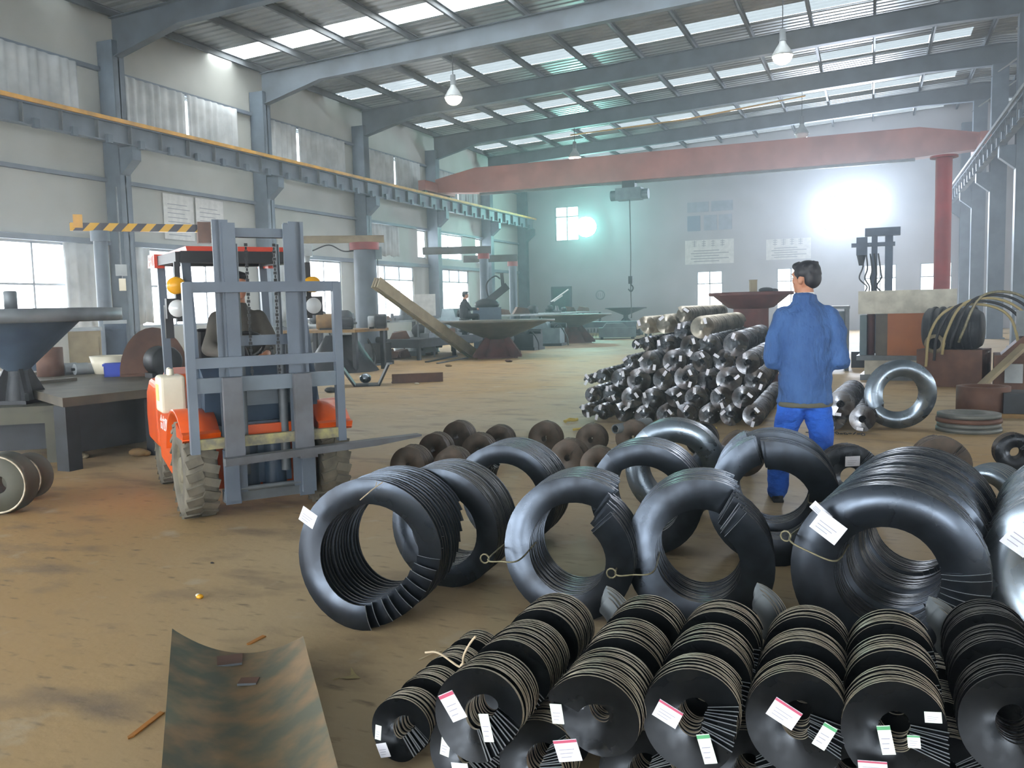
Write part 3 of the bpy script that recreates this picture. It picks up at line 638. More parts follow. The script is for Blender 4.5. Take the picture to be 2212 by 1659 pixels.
for j, row in enumerate(PILE):
    for i, (cx, cy, cr) in enumerate(row):
        yy = 10.55+rp.uniform(-.06, .12)+(.25 if j == 6 else 0); p = PY(1220+cx/4.608, 640+cy/4.608, yy); R = cr/4.608/FPX*10.6
        lab = 'shiny long screw flight in the big pile, '+RN[j]+(', '+ORD[i]+' from the left' if len(row) > 1 else '')
        if i == len(row)-1 and len(row) > 1: lab = 'shiny long screw flight in the big pile, '+RN[j]+', rightmost'
        t = thing('long_screw', lab, 'screw flight', (p.x, yy, max(p.z, R)), rad(rp.uniform(-1.5, 1.5)), GP)
        link('screw_blade', SM2 if j >= 5 and i != 2 else SM[rp.random() < .35], t, None, (0, rp.uniform(0, 6.28), 0), (R/.125, 1 if j < 5 else .95, R/.125))
        for k in range(rp.choice((1, 1, 2))):
            a = rp.uniform(-2.6, -.4) if k else rp.uniform(.3, 2.9); q = R*.7
            link('paper_tag', B().box((0, 0, 0), (.035, .002, .07)).mesh('paper_tag', 'paper'), t, (q*math.cos(a), -.02, q*math.sin(a)), (0, rp.uniform(-1, 1), 0))
for i, (x, y, R, lab) in enumerate(((1800, 905, .13, 'shiny screw flight on the floor just right of the man\'s hip'), (1862, 906, .14, 'short screw flight with white tag beside the huge polished ring'), (1815, 868, .15, 'screw flight lying upon two others right of the man\'s jacket hem'))):
    p = PY(x, y, 10.4); t = thing('long_screw', lab, 'screw flight', (p.x, 10.4, max(R, p.z) if i < 2 else .32), rad(-4), GP); link('screw_blade', SM[0], t, None, (0, i, 0), (R/.125, .45, R/.125))
    link('paper_tag', B().box((0, 0, 0), (.07, .002, .035)).mesh('paper_tag', 'paper'), t, (-.02, -.02, -R*.75), (0, .1, 0))
for i, (x, y, d, s) in enumerate(((1190, 735, 34.4, .9), (1310, 725, 38, .9))):
    p = G(x, y); t = thing('long_screw', ('short screw flight on the floor left of the middle red pedestal' if i == 0 else 'short screw flight on the floor right of the middle red pedestal'), 'screw flight', (p.x, p.y, .25), rad(-70), GP); link('screw_blade', SM[0], t, None, (0, 0, 0), (2, .7, 2))
# ------------------------------------------------------------------ people
def solidify(b, name, m, parent, vox=.012, smooth=6, disp=0., seed=0):
    """fuse overlapping lofts into one continuous skin"""
    me = b.mesh(name, m); o = link(name, me); r = o.modifiers.new('r', 'REMESH'); r.mode = 'VOXEL'; r.voxel_size = vox; r.use_smooth_shade = True
    if smooth: s = o.modifiers.new('s', 'SMOOTH'); s.iterations = smooth; s.factor = .5
    if disp:
        tx = bpy.data.textures.new(name, 'CLOUDS'); tx.noise_scale = .13; d = o.modifiers.new('d', 'DISPLACE'); d.texture = tx; d.strength = disp; d.mid_level = .5
    bpy.context.view_layer.update(); me2 = bpy.data.meshes.new_from_object(o.evaluated_get(bpy.context.evaluated_depsgraph_get())); bpy.data.objects.remove(o)
    me2.materials.clear(); me2.materials.append(M[m]); me2.polygons.foreach_set('use_smooth', [True]*len(me2.polygons)); return link(name, me2, parent)
def loft(b, secs, n=20):
    """closed tube through (centre, x-half-width, y-half-depth, yaw) rings"""
    vs = []
    for c, rx, ry, a in secs:
        for k in range(n):
            t = 2*PI*k/n; x, y = rx*math.cos(t), ry*math.sin(t); vs.append((c[0]+x*math.cos(a)-y*math.sin(a), c[1]+x*math.sin(a)+y*math.cos(a), c[2]))
    b.add(vs, [(i*n+k, i*n+(k+1) % n, (i+1)*n+(k+1) % n, (i+1)*n+k) for i in range(len(secs)-1) for k in range(n)]); b.add(vs[:n], [tuple(range(n))[::-1]]); b.add(vs[-n:], [tuple(range(n))])
def limb(b, pts, rs, n=12):
    for (p, q), (u, v) in zip(zip(pts, pts[1:]), zip(rs, rs[1:])): b.cone(p, q, u, v, n)
    for p, r in zip(pts, rs): b.sph(p, r, n, 8)
def hand(b, w, d, up, s=1., side=1, curl=.5):
    """palm and five curled fingers from wrist w pointing along d; up is the back of the hand"""
    w = Vector(w); d = Vector(d).normalized(); up = Vector(up); up = (up-d*up.dot(d)).normalized(); x = d.cross(up)*side
    limb(b, [w, w+d*.045*s, w+d*.085*s], [.026*s, .034*s, .03*s], 10)
    for k, ln in enumerate((.068, .078, .072, .055)):
        o = w+d*.085*s+x*(k-1.5)*.019*s; a = o+(d*math.cos(curl*.6)-up*math.sin(curl*.6))*ln*.5*s; e = a+(d*math.cos(curl*1.9)-up*math.sin(curl*1.9))*ln*.5*s
        limb(b, [o, a, e], [.0095*s, .009*s, .0075*s], 8)
    o = w+d*.03*s-x*.03*s; a = o+(d*.6-x*.7).normalized()*.04*s; limb(b, [o, a, a+(d*.9-x*.1-up*.4).normalized()*.032*s], [.012*s, .011*s, .009*s], 8)
def head(b, c, yaw, s=1.):
    R = Matrix.Rotation(yaw, 3, 'Z'); P = lambda x, y, z: Vector(c)+R @ Vector((x, y, z))*s
    def e(p, r):
        o = len(b.v); b.sph((0, 0, 0), r, 18, 14)
        b.v[o:] = [tuple(P(*(Vector(v)+Vector(p)))) for v in b.v[o:]]
    e((0, -.008, .03), (.078, .097, .09)); e((0, .02, -.03), (.062, .072, .085)); e((0, .055, -.085), (.034, .032, .026))
    e((0, .088, -.012), (.014, .02, .028)); e((0, .083, -.025), (.018, .014, .012)); e((0, .078, -.056), (.026, .014, .007)); e((0, .077, -.066), (.022, .014, .007))
    for q in (-1, 1): e((q*.033, .07, .035), (.026, .02, .009)); e((q*.079, -.008, -.012), (.01, .02, .033)); e((q*.045, .055, -.02), (.022, .022, .02))
    return P
def eyes(P, parent, s=1.):
    b = B()
    for q in (-1, 1): b.sph(tuple(P(q*.031, .081, .012)), (.013*s, .011*s, .008*s), 10, 8)
    b.obj('eyes', 'white_paint', parent); b = B()
    for q in (-1, 1): b.sph(tuple(P(q*.031, .0895, .012)), .0055*s, 8, 6)
    b.obj('pupils', 'hair', parent)
def hair(P, parent, s=1.):
    b = B()
    def e(p, r):
        o = len(b.v); b.sph((0, 0, 0), r, 20, 14); b.v[o:] = [tuple(P(*(Vector(v)+Vector(p)))) for v in b.v[o:]]
    e((0, -.02, .055), (.086, .098, .082)); e((0, -.062, .0), (.076, .058, .075)); e((0, .05, .092), (.07, .04, .034))
    for q in (-1, 1): e((q*.07, .0, .045), (.018, .05, .04)); e((q*.074, .012, .02), (.01, .012, .03))
    rr = random.Random(5)
    for k in range(26):
        a = rr.uniform(0, 2*PI); z = rr.uniform(.02, .12); q = math.sqrt(max(0, 1-((z-.055)/.085)**2)); y = .095*q*math.sin(a)-.02
        if y < .05: e((.083*q*math.cos(a), y, z), (.014, .014, .014))
    return solidify(b, 'hair', 'hair', parent, .008, 2, .006)
# --- the man in blue
mp = G(1738, 1082)
man = thing('person', 'person in blue work jacket and bright blue trousers seen from behind, looking left', 'person', (mp.x, mp.y, 0), rad(14))
b = B()
loft(b, [((0, 0, .85), .12, .09, 0), ((0, 0, 1.0), .14, .1, 0), ((0, 0, 1.25), .17, .105, 0), ((0, 0, 1.4), .16, .09, 0), ((0, .0, 1.47), .07, .06, 0), ((0, .012, 1.6), .052, .056, 0)])
limb(b, [(-.07, 0, .86), (-.145, .045, .49), (-.2, .0, .09)], [.07, .055, .042]); limb(b, [(.07, 0, .86), (.125, .03, .49), (.14, -.04, .09)], [.07, .055, .042])
for s, w in ((-1, (-.1, .3, 1.2)), (1, (.1, .3, 1.12))):
    limb(b, [(s*.155, 0, 1.4), (s*.225, -.03, 1.1), w], [.05, .04, .03])
hand(b, (-.1, .3, 1.2), (.35, .5, .6), (0, .6, -.6), 1., -1); hand(b, (.1, .3, 1.12), (-.5, .5, .3), (0, .3, .9), 1., 1)
P = head(b, (0, .03, 1.655), rad(48))
body = solidify(b, 'body', 'skin', man, .0085, 3); eyes(P, body); hair(P, man)
b = B()
loft(b, [((0, 0, .735), .196, .153, 0), ((0, 0, .8), .193, .15, 0), ((0, -.01, .95), .195, .15, 0), ((0, -.015, 1.12), .2, .148, 0), ((0, -.015, 1.28), .205, .14, 0), ((0, -.01, 1.38), .185, .12, 0), ((0, 0, 1.44), .15, .1, 0), ((0, .005, 1.485), .085, .08, 0), ((0, .01, 1.545), .074, .078, 0)], 28)
for s, w in ((-1, (-.12, .24, 1.13)), (1, (.12, .24, 1.05))): limb(b, [(s*.155, -.005, 1.375), (s*.205, -.03, 1.24), (s*.228, -.035, 1.06), w], [.082, .08, .077, .055])
solidify(b, 'jacket', 'jacket_blue', man, .012, 4, .05)
b = B(); loft(b, [((0, 0, .715), .192, .15, 0), ((0, 0, .745), .2, .158, 0), ((0, 0, .757), .195, .152, 0)], 28); solidify(b, 'jacket_hem', 'hem_grey', man, .01, 2)
b = B(); loft(b, [((0, .012, 1.5), .066, .068, 0), ((0, .014, 1.556), .062, .066, 0)], 20); b.obj('shirt_collar', 'shirt_white', man)
b = B(); loft(b, [((0, 0, .7), .155, .115, 0), ((0, 0, .8), .165, .12, 0), ((0, 0, .95), .16, .115, 0)])
limb(b, [(-.08, 0, .82), (-.1, .015, .68), (-.145, .045, .46), (-.185, .02, .25), (-.2, .0, .09)], [.09, .1, .088, .08, .078]); limb(b, [(.075, 0, .82), (.095, .01, .68), (.125, .03, .46), (.135, .0, .25), (.14, -.035, .09)], [.09, .1, .088, .08, .078])
solidify(b, 'trousers', 'jean_blue', man, .012, 3, .04)
for x, y in ((-.2, .0), (.14, -.035)):
    b = B(); limb(b, [(x, y-.03, .05), (x, y+.08, .045), (x, y+.17, .035)], [.046, .047, .036], 12); b.bb(x-.042, x+.042, y-.075, y+.2, 0, .02); solidify(b, 'shoe', 'shoe', man, .009, 2)
# --- a seated figure, used for the driver and the far worker
def seated(label, loc, rz, cloth, armL, armR, hyaw=0., bare=True):
    t = thing('person', label, 'person', loc, rz); b = B()
    loft(b, [((0, 0, .05), .15, .11, 0), ((0, 0, .3), .15, .1, 0), ((0, .02, .5), .16, .09, 0), ((0, .03, .58), .07, .06, 0), ((0, .05, .72), .05, .055, 0)])
    for s, (e, w) in ((-1, armL), (1, armR)):
        limb(b, [(s*.18, .02, .5), e, w], [.05, .04, .03]); hand(b, w, Vector(w)-Vector(e), (0, 0, 1), 1., s, .9)
        limb(b, [(s*.09, .02, .05), (s*.13, .42, .06), (s*.13, .45, -.35)], [.085, .06, .045]); limb(b, [(s*.13, .43, -.37), (s*.13, .56, -.4)], [.045, .035])
    P = head(b, (0, .07, .77), hyaw); bd = solidify(b, 'body', 'skin', t, .01, 3); eyes(P, bd); hair(P, t)
    b = B(); loft(b, [((0, 0, .0), .19, .15, 0), ((0, 0, .25), .19, .145, 0), ((0, .01, .42), .205, .14, 0), ((0, .02, .52), .18, .115, 0), ((0, .035, .6), .075, .075, 0), ((0, .04, .64), .068, .07, 0)])
    for s, (e, w) in ((-1, armL), (1, armR)): limb(b, [(s*.17, .02, .49), e, Vector(e).lerp(Vector(w), .88)], [.08, .065, .045])
    solidify(b, 'jacket', cloth, t, .014, 5, .015)
    b = B()
    for s in (-1, 1): limb(b, [(s*.09, .0, .05), (s*.13, .42, .06), (s*.13, .44, -.3)], [.11, .085, .075])
    solidify(b, 'trousers', 'worker_dark', t, .014, 3)
    for s in (-1, 1): b = B(); limb(b, [(s*.13, .42, -.39), (s*.13, .58, -.41)], [.05, .042]); solidify(b, 'shoe', 'shoe', t, .01, 1)
    return t
# ------------------------------------------------------------------ forklift (local +y is forward, towards the forks)
FO = (G(430, 1115)+G(725, 1075))/2; FRZ = math.atan2(-.61, .79)-PI/2
FO = FO+Vector((-.05, -.02, 0))
ft = thing('forklift', 'orange forklift truck with grey mast and load backrest driven towards the camera', 'forklift', (FO.x, FO.y, 0), FRZ)
def tyre(x, y, r, wd, lug):
    w_ = B(); w_.lathe([(r*.55, -wd/2), (r*.8, -wd/2), (r*.95, -wd*.46), (r*.985, -wd*.36), (r*.985, wd*.36), (r*.95, wd*.46), (r*.8, wd/2), (r*.55, wd/2), (r*.55, -wd/2)], 40, ax='x')
    if lug:
        for k in range(22):
            for s in (-1, 1):
                a = 2*PI*(k+(.5 if s > 0 else 0))/22; R = Matrix.Rotation(a, 3, 'X') @ Matrix.Rotation(s*.35, 3, 'Z')
                w_.box(Matrix.Rotation(a, 3, 'X') @ Vector((s*wd*.24, 0, r*.98)), (wd*.5, r*.17, r*.07), Matrix.Rotation(a, 3, 'X') @ Matrix.Rotation(s*.3, 3, 'Z'))
    o = w_.obj('tyre', 'tyre', ft); o.location = (x, y, r)
    h = B(); s = 1 if x > 0 else -1
    h.lathe([(r*.56, s*wd*.42), (r*.5, s*wd*.3), (r*.3, s*wd*.3), (r*.26, s*wd*.44), (r*.12, s*wd*.46), (0, s*wd*.46)], 28, ax='x')
    for k in range(8): a = 2*PI*k/8; h.cone((s*wd*.3, r*.4*math.cos(a), r*.4*math.sin(a)), (s*wd*.37, r*.4*math.cos(a), r*.4*math.sin(a)), r*.04, r*.04, 6)
    h.obj('hub', 'hub', o)
for s in (-1, 1): tyre(s*.49, 0, .355, .23, True); tyre(s*.44, -1.5, .27, .19, True)
b = B()   # chassis: side skirts stepping up to the wheels
for s in (-1, 1):
    b.prism([(-.42, .72), (-.40, .42), (-.55, .22), (-1.15, .3), (-1.24, .55), (-1.28, .8)], s*.38, s*.56, 'x')
b.bb(-.38, .38, -1.3, .1, .2, .72); b.obj('chassis', 'orange_paint', ft)
b = B()   # front fenders: curved bands over the front wheels
for s in (-1, 1):
    b.lathe([(.42, s*.36), (.42, s*.62), (.45, s*.62), (.45, s*.36), (.42, s*.36)], 12, (0, 0, .36), 'x', 0, True, rad(35), rad(165))
    b.prism([(.1, .72), (.38, .66), (.36, .62), (.1, .62)], s*.36, s*.62, 'x')
b.bb(-.3, .3, .2, .26, .60, .68); b.obj('fender', 'orange_paint', ft)
b = B()   # rounded counterweight
b.prism([(-1.3, .28), (-1.3, .98), (-1.75, 1.02), (-2.0, .92), (-2.1, .6), (-2.02, .28)], -.42, .42, 'x'); b.prism([(-1.3, .34), (-1.3, .92), (-1.7, .94), (-1.9, .84), (-1.97, .6), (-1.9, .36)], -.56, .56, 'x')
cw = b.obj('counterweight', 'orange_paint', ft); bv = cw.modifiers.new('b', 'BEVEL'); bv.width = .05; bv.segments = 3
b = B(); b.prism([(-.55, .72), (-.58, .8), (-1.35, .88), (-1.35, .72)], -.4, .4, 'x'); hd = b.obj('seat_hood', 'orange_paint', ft); bv = hd.modifiers.new('b', 'BEVEL'); bv.width = .04; bv.segments = 3
b = B(); b.box((0, -.95, .88), (.48, .48, .12)); b.box((0, -1.2, 1.13), (.46, .1, .5), Matrix.Rotation(-.15, 3, 'X')); se = b.obj('seat', 'black_part', ft); bv = se.modifiers.new('b', 'BEVEL'); bv.width = .04; bv.segments = 3
B().prism([(.12, .62), (.18, 1.02), (.0, 1.12), (-.18, 1.08), (-.1, .62)], -.42, .42, 'x').obj('front_cowl', 'cowl_blue', ft)
b = B(); b.bb(-.3, .3, .14, .21, .82, .98); b.obj('cowl_panel', 'fork_grey', ft)
b = B(); b.tube([(.02, -.02, 1.05), (.02, -.3, 1.22)], .025, 8); b.obj('steering_column', 'black_part', ft)
b = B(); c0 = Vector((.02, -.33, 1.24)); b.tube([c0+Vector((.17*math.cos(a), .13*math.sin(a), .11*math.sin(a))) for a in [2*PI*i/24 for i in range(25)]], .015, 8); b.bar(c0+Vector((-.16, 0, 0)), c0+Vector((.16, 0, 0)), .03, .015); b.obj('steering_wheel', 'black_part', ft)
for k in range(3): b = B(); x = -.14-.07*k; b.tube([(x, .02, 1.08), (x, -.05, 1.22)], .007, 6); b.sph((x, -.05, 1.23), .016, 8, 6); b.obj('lever', 'black_part', ft)
for s in (-1, 1):   # overhead guard posts
    B().bar((s*.44, .02, .75), (s*.42, -.32, 1.93), .065, .06).obj('guard_post', 'mast_grey', ft); B().bar((s*.44, -1.32, .95), (s*.44, -1.42, 1.95), .065, .06).obj('guard_post', 'mast_grey', ft)
b = B(); b.bar((-.46, -.3, 1.94), (.46, -.3, 1.94), .09, .09); b.bar((-.46, -1.45, 1.97), (.46, -1.45, 1.97), .09, .08)
for s in (-1, 1): b.bar((s*.46, -.28, 1.94), (s*.46, -1.47, 1.97), .07, .08)
for k in range(5): b.bar((-.3+.15*k, -.3, 1.96), (-.3+.15*k, -1.45, 1.99), .045, .03)
b.obj('overhead_guard', 'black_part', ft)
b = B(); b.prism([(-.3, 1.96), (-.38, 2.03), (-1.45, 2.04), (-1.5, 1.98)], -.4, .4, 'x'); gp = b.obj('guard_panel', 'guard_red', ft)
for s in (-1, 1): gc = B().prism([(-1.2, 1.9), (-1.2, 2.02), (-1.56, 2.03), (-1.6, 1.92)], s*.44, s*.52, 'x').obj('guard_corner', 'guard_red', ft)
text_part('lettering', 'HELI', .12, 'white_paint', gc, Matrix.Translation((.523, -1.39, 1.965)) @ Matrix(((0, 0, 1, 0), (1, 0, 0, 0), (0, 1, 0, 0), (0, 0, 0, 1))))
text_part('lettering', '\u5408\u529b\u53c9\u8f66', .13, 'white_paint', ft, Matrix.Translation((.563, -.83, .6)) @ Matrix(((0, 0, 1, 0), (1, 0, 0, 0), (0, 1, 0, 0), (0, 0, 0, 1))))
# lamps: amber indicator over a headlight on each front post
for s in (-1, 1):
    b = B(); b.bar((s*.5, -.22, 1.45), (s*.5, -.22, 1.9), .04, .04); b.obj('lamp_bracket', 'black_part', ft)
    b = B(); b.lathe([(0, -.05), (.055, -.05), (.065, -.02), (.065, .04), (.05, .055), (0, .055)], 18, (s*.52, -.18, 1.72), 'y'); b.obj('indicator_lamp', 'amber', ft)
    b = B(); b.box((s*.52, -.2, 1.55), (.15, .09, .15)); hl = b.obj('headlamp', 'black_part', ft); b = B(); b.lathe([(0, .03), (.045, .022), (.065, 0)], 18, (s*.52, -.155, 1.55), 'y'); b.obj('lens', 'lamp_glass', hl)
b = B(); b.bb(.5, .56, -.55, -.5, 1.32, 1.58); b.bar((.5, -.35, 1.5), (.54, -.52, 1.5), .02, .02); b.obj('mirror', 'black_part', ft)
_n0 = set(ft.children)
# mast: outer and inner channels
for s in (-1, 1):
    b = B(); x = s*.29
    b.bb(x-.012, x+.012, .34, .46, .12, 2.05); b.bb(x-s*.05-.03, x-s*.05+.03, .34, .355, .12, 2.05); b.bb(x-s*.02-.055, x-s*.02+.055, .445, .46, .12, 2.05); b.obj('outer_channel', 'mast_grey', ft)
    b = B(); x = s*.215; b.bb(x-.01, x+.01, .36, .47, .2, 2.03); b.bb(x-.045, x+.045, .46, .475, .2, 2.03); b.obj('inner_channel', 'mast_grey', ft)
    B().cone((s*.15, .34, .3), (s*.15, .34, 1.2), .035, .035, 12).cone((s*.15, .34, 1.2), (s*.15, .34, 1.9), .022, .022, 10).obj('lift_cylinder', 'grey_metal', ft)
    b = B()
    for k in range(38): b.box((-.11*1.0+(.0 if s < 0 else .2), .43, 1.0+k*.024), (.022 if k % 2 else .012, .012, .02))
    b.obj('lift_chain', 'black_part', ft)
b = B(); b.bb(-.29, .29, .35, .44, 1.94, 2.0); b.obj('top_crossbar', 'mast_grey', ft)
b = B(); b.bb(-.3, .3, .34, .38, 1.2, 1.27); b.obj('mid_crossbar', 'mast_grey', ft)
b = B(); b.bb(-.33, .33, .36, .44, .13, .21); b.cone((-.22, .46, .22), (.22, .46, .22), .018, .018, 8); b.obj('bottom_crossbar', 'grey_metal', ft)
b = B(); b.bb(-.2, .2, .16, .3, .22, .66); b.cone((-.08, .26, .2), (-.08, .26, .56), .09, .09, 16); b.cone((.1, .26, .2), (.1, .26, .56), .07, .07, 16); b.obj('axle_housing', 'cowl_blue', ft)
for s in (-1, 1): b = B(); b.tube([(s*.36, -.1, .45), (s*.33, .36, .62)], .04, 10); b.obj('tilt_cylinder', 'grey_metal', ft)
# carriage and load backrest
for z, h in ((.95, .1), (.56, .07)):
    b = B(); b.bb(-.52, .52, .5, .55, z-h/2, z+h/2); b.obj('carriage_plate', 'fork_grey' if z > .8 else 'worn_yellow', ft)
for s in (-1, 1):
    b = B(); b.bb(s*.53-.03, s*.53+.03, .5, .56, .5, 1.63); b.obj('backrest_upright', 'mast_grey', ft)
for z in (1.6, 1.1): b = B(); b.bb(-.55, .55, .5, .55, z-.035, z+.035); b.obj('backrest_bar', 'mast_grey', ft)
for s in (-1, 1):
    x = s*.27 if s > 0 else -.23
    b = B(); b.bb(x-.065, x+.065, .56, .61, .43, 1.0); b.bb(x-.065, x+.065, .56, .68, .42, .47); b.obj('fork_shank', 'shank_grey', ft)
b = B(); b.prism([(.36, .42), (.36, .47), (-.75, .5), (-1.12, .505), (-1.12, .49), (-.75, .455)], .6, .69, 'y'); fb = b.obj('fork_blade', 'shank_grey', ft)
for s in (-1, 1): b = B(); b.bb(s*.28-.05, s*.28+.05, .44, .5, .15, .5); b.obj('carriage_side', 'mast_grey', ft)
for o in set(ft.children)-_n0:
    o.location = (.02, -.1, 0)
    o.scale = (1, 1, 1.055)
b = B(); b.bb(-.2, .3, -.62, -.3, .72, .735); b.obj('floor_plate', 'black_part', ft)
FM = Matrix.Translation((FO.x, FO.y, 0)) @ Matrix.Rotation(FRZ, 4, 'Z')
seated('person in dark grey jacket driving the forklift behind the mast', FM @ Vector((-.1, -.98, .96)), FRZ, 'driver_grey', ((-.27, .1, .25), (-.13, .42, .2)), ((.27, .1, .25), (.13, .42, .2)))
jc = thing('jerrycan', 'white plastic jerrycan with yellow label standing on the forklift step', 'jerrycan', FM @ Vector((.52, -.72, .72)), FRZ)
b = B(); b.box((0, 0, .15), (.2, .26, .3)); o = b.obj('body', 'white_plastic', jc); bv = o.modifiers.new('b', 'BEVEL'); bv.width = .03; bv.segments = 3
B().cone((0, .03, .29), (0, .03, .35), .03, .025, 12).obj('cap', 'white_plastic', jc); B().bb(.1, .103, -.07, .07, .1, .23).obj('sticker', 'yellow_label', jc)
B().tube([(0, -.1, .29), (0, -.08, .34), (0, -.01, .34), (0, .0, .3)], .014, 8).obj('handle', 'white_plastic', jc)
# ------------------------------------------------------------------ workshop clutter
def across(x): return YAW+math.atan2(1106-x, FPX)       # heading of the line square to the view at pixel column x
def cone_table(label, base, rt, zt, rb, hb, mt_top, mt_ped, plate=True, stub=.12, zb=0., nm='cone_table', rim=.05, cn=.9, cd=None, mt_fun=None):
    """flat round top on a shallow inverted cone, carried by a gusseted pedestal"""
    cd = rt*.3 if cd is None else cd
    t = thing(nm, label, 'work table', (base.x, base.y, zb), .4); h = zt-zb
    B().lathe([(0, h), (rt, h), (rt, h-rim), (rt*.97, h-rim-.01), (0, h-rim-.01)], 32).obj('top', mt_top, t); B().lathe([(rt*cn, h-rim-.005), (stub*1.3, h-rim-cd), (stub, h-rim-cd-.02), (0, h-rim-cd-.02)], 32).obj('funnel', mt_fun or mt_top, t)
    B().cone((0, 0, hb), (0, 0, h-rim-cd), stub, stub, 16).obj('stem', mt_ped, t)
    B().bb(-rb*.6, rb*.6, -rb*.6, rb*.6, 0, .04).obj('base_plate', mt_ped, t)
    for k in range(4):
        o = B().prism([(stub*.8, .04), (rb, .04), (rb, .12), (stub*1.2, hb+.1), (stub*.8, hb+.1)], -.02, .02).obj('gusset', mt_ped, t); o.rotation_euler = (0, 0, k*PI/2+PI/4)
    B().cone((0, 0, .03), (0, 0, hb), rb*.55, stub, 20).obj('pedestal', mt_ped, t)
    return t
cone_table('round table on a reddish brown pedestal nearest the middle of the hall', G(1075, 772), 1.75, 1.12, 1.0, .75, 'table_steel', 'red_brown', stub=.22)
cone_table('round table on a reddish brown pedestal left of the screw pile', G(1240, 740), 1.55, 1.15, 1.1, .75, 'table_steel', 'red_brown', stub=.2)
cone_table('small cone-topped table far back by the hanging chain', Vector((-10.9, 41, 0)), 1.0, 1.35, 1.0, .75, 'dark_metal', 'dark_metal', stub=.12)
cone_table('small reddish brown pedestal stand below the tables at left', G(905, 764), .45, .75, .75, .55, 'red_brown', 'red_brown', stub=.12)
p = AT(1622, 700, 15.2); cone_table('dark red cone-topped table behind the screw pile', Vector((p.x, p.y, 0)), .72, 1.66, .55, .7, 'red_brown', 'red_brown', stub=.3)
q = AT(1627, 622, 15.2); t = thing('tin_box', 'small tan box on the dark red cone-topped table', 'box', (q.x, q.y, 1.66), .3); B().bb(-.06, .06, -.05, .05, 0, .2).obj('body', 'beam_tan', t); B().bb(-.065, .065, -.055, .055, .2, .215).obj('lid', 'beam_tan', t)
q = AT(1655, 630, 15.1); t = thing('rag_heap', 'small dark crumpled rag on the dark red cone-topped table', 'rag', (q.x, q.y, 1.66)); b = B(); b.sph((0, 0, .03), (.13, .09, .05)); b.sph((.12, .02, .02), (.09, .07, .035)); b.obj('cloth', 'dark_metal', t)
# bench, big cone table and rings at the left edge
bp = AT(30, 1000, 8.95); t = thing('steel_bench', 'heavy olive steel bench at the left edge of the picture', 'bench', (bp.x-.5, bp.y-.35, 0), across(60)-.25)
B().bb(-1.1, 1.08, -.05, .9, .54, .6).obj('top', 'bench_olive', t)
for x in (-1.0, .98):
    for y in (.05, .8): B().bb(x-.06, x+.06, y-.06, y+.06, 0, .54).obj('leg', 'bench_olive', t)
B().bb(-1.06, 1.04, -.02, .03, .42, .54).obj('front_rail', 'bench_olive', t); B().bb(-.95, .93, .35, .85, .1, .5).obj('shelf_box', 'dark_metal', t)
q = AT(42, 868, 9.3); cone_table('big round slab table on a dark pedestal at left edge, underside sloping like a funnel', Vector((q.x, q.y, 0)), 1.06, 1.6, .26, .3, 'grey_metal', 'dark_metal', stub=.1, zb=.6, rim=.13, cn=.6, cd=.5, mt_fun='machine_blue')
q = AT(22, 640, 9.3); t = thing('metal_can', 'small grey metal can on the round slab table at left', 'can', (q.x, q.y, 1.6)); B().lathe([(0, 0), (.065, 0), (.065, .19), (.055, .2), (.05, .19), (.05, .17), (0, .17)], 16).obj('body', 'grey_metal', t)
for i, (x, y, r) in enumerate(((0, 1112, .235), (48, 1082, .19))):
    q = G(x, y); t = thing('steel_ring', ('nearer' if i == 0 else 'farther')+' of two thick steel rings on the floor at the left edge', 'ring', (q.x, q.y, r), across(x)-.55, 'thick steel rings at the left edge')
    B().lathe([(r*.3, 0), (r*.95, -.01), (r, .02), (r, .16), (r*.95, .17), (r*.3, .17), (r*.3, 0)], 32, ax='y').obj('ring', 'bench_olive', t); B().lathe([(r*.9, -.012), (r*.96, -.018), (r*.96, -.008), (r*.9, -.006)], 32, ax='y').obj('rim', 'rim_steel', t)
# low steel platform with things on it
Z = .73; cs = [G(135, 860, Z), G(345, 838, Z), G(460, 800, Z), G(-80, 802, Z)]
o = sum(cs, Vector())/4; t = thing('steel_platform', 'low wide rusty steel platform behind the forklift at left', 'platform', (o.x, o.y, 0))
pl = [(c.x-o.x, c.y-o.y) for c in cs]; B().prism(pl, Z-.09, Z, 'z').obj('deck', 'table_steel', t)
for a in pl: B().bb(a[0]*.93-.08, a[0]*.93+.08, a[1]*.93-.08, a[1]*.93+.08, 0, Z-.09).obj('leg', 'dark_metal', t)
B().prism([(a[0]*.8, a[1]*.8) for a in pl], .12, Z-.12, 'z').obj('underframe', 'dark_metal', t)
def on(x, y, z=Z): return G(x, y, z)
q = on(110, 812); t = thing('steel_drum', 'short upright brown steel cylinder on the platform', 'drum', (q.x, q.y, Z)); B().lathe([(.13, 0), (.165, 0), (.165, .38), (.15, .38), (.15, .02), (.13, 0)], 24).obj('shell', 'rust_brown', t)
for i, (x0, y0, x1, y1) in enumerate(((-40, 812, 130, 803), (-40, 836, 150, 818))):
    a, c = on(x0, y0, Z+.02), on(x1, y1, Z+.02); t = thing('steel_plank', ('farther' if i == 0 else 'nearer')+' of two long flat steel bars on the platform', 'steel bar', a.lerp(c, .5)-Vector((0, 0, .02)), math.atan2(c.y-a.y, c.x-a.x)); L = (c-a).length/2; B().bb(-L, L, -.14, .14, 0, .035).obj('bar', 'table_steel', t)
q = on(262, 812); t = thing('plastic_crate', 'blue plastic crate on the platform behind the forklift', 'crate', (q.x, q.y, Z), across(262)); b = B()
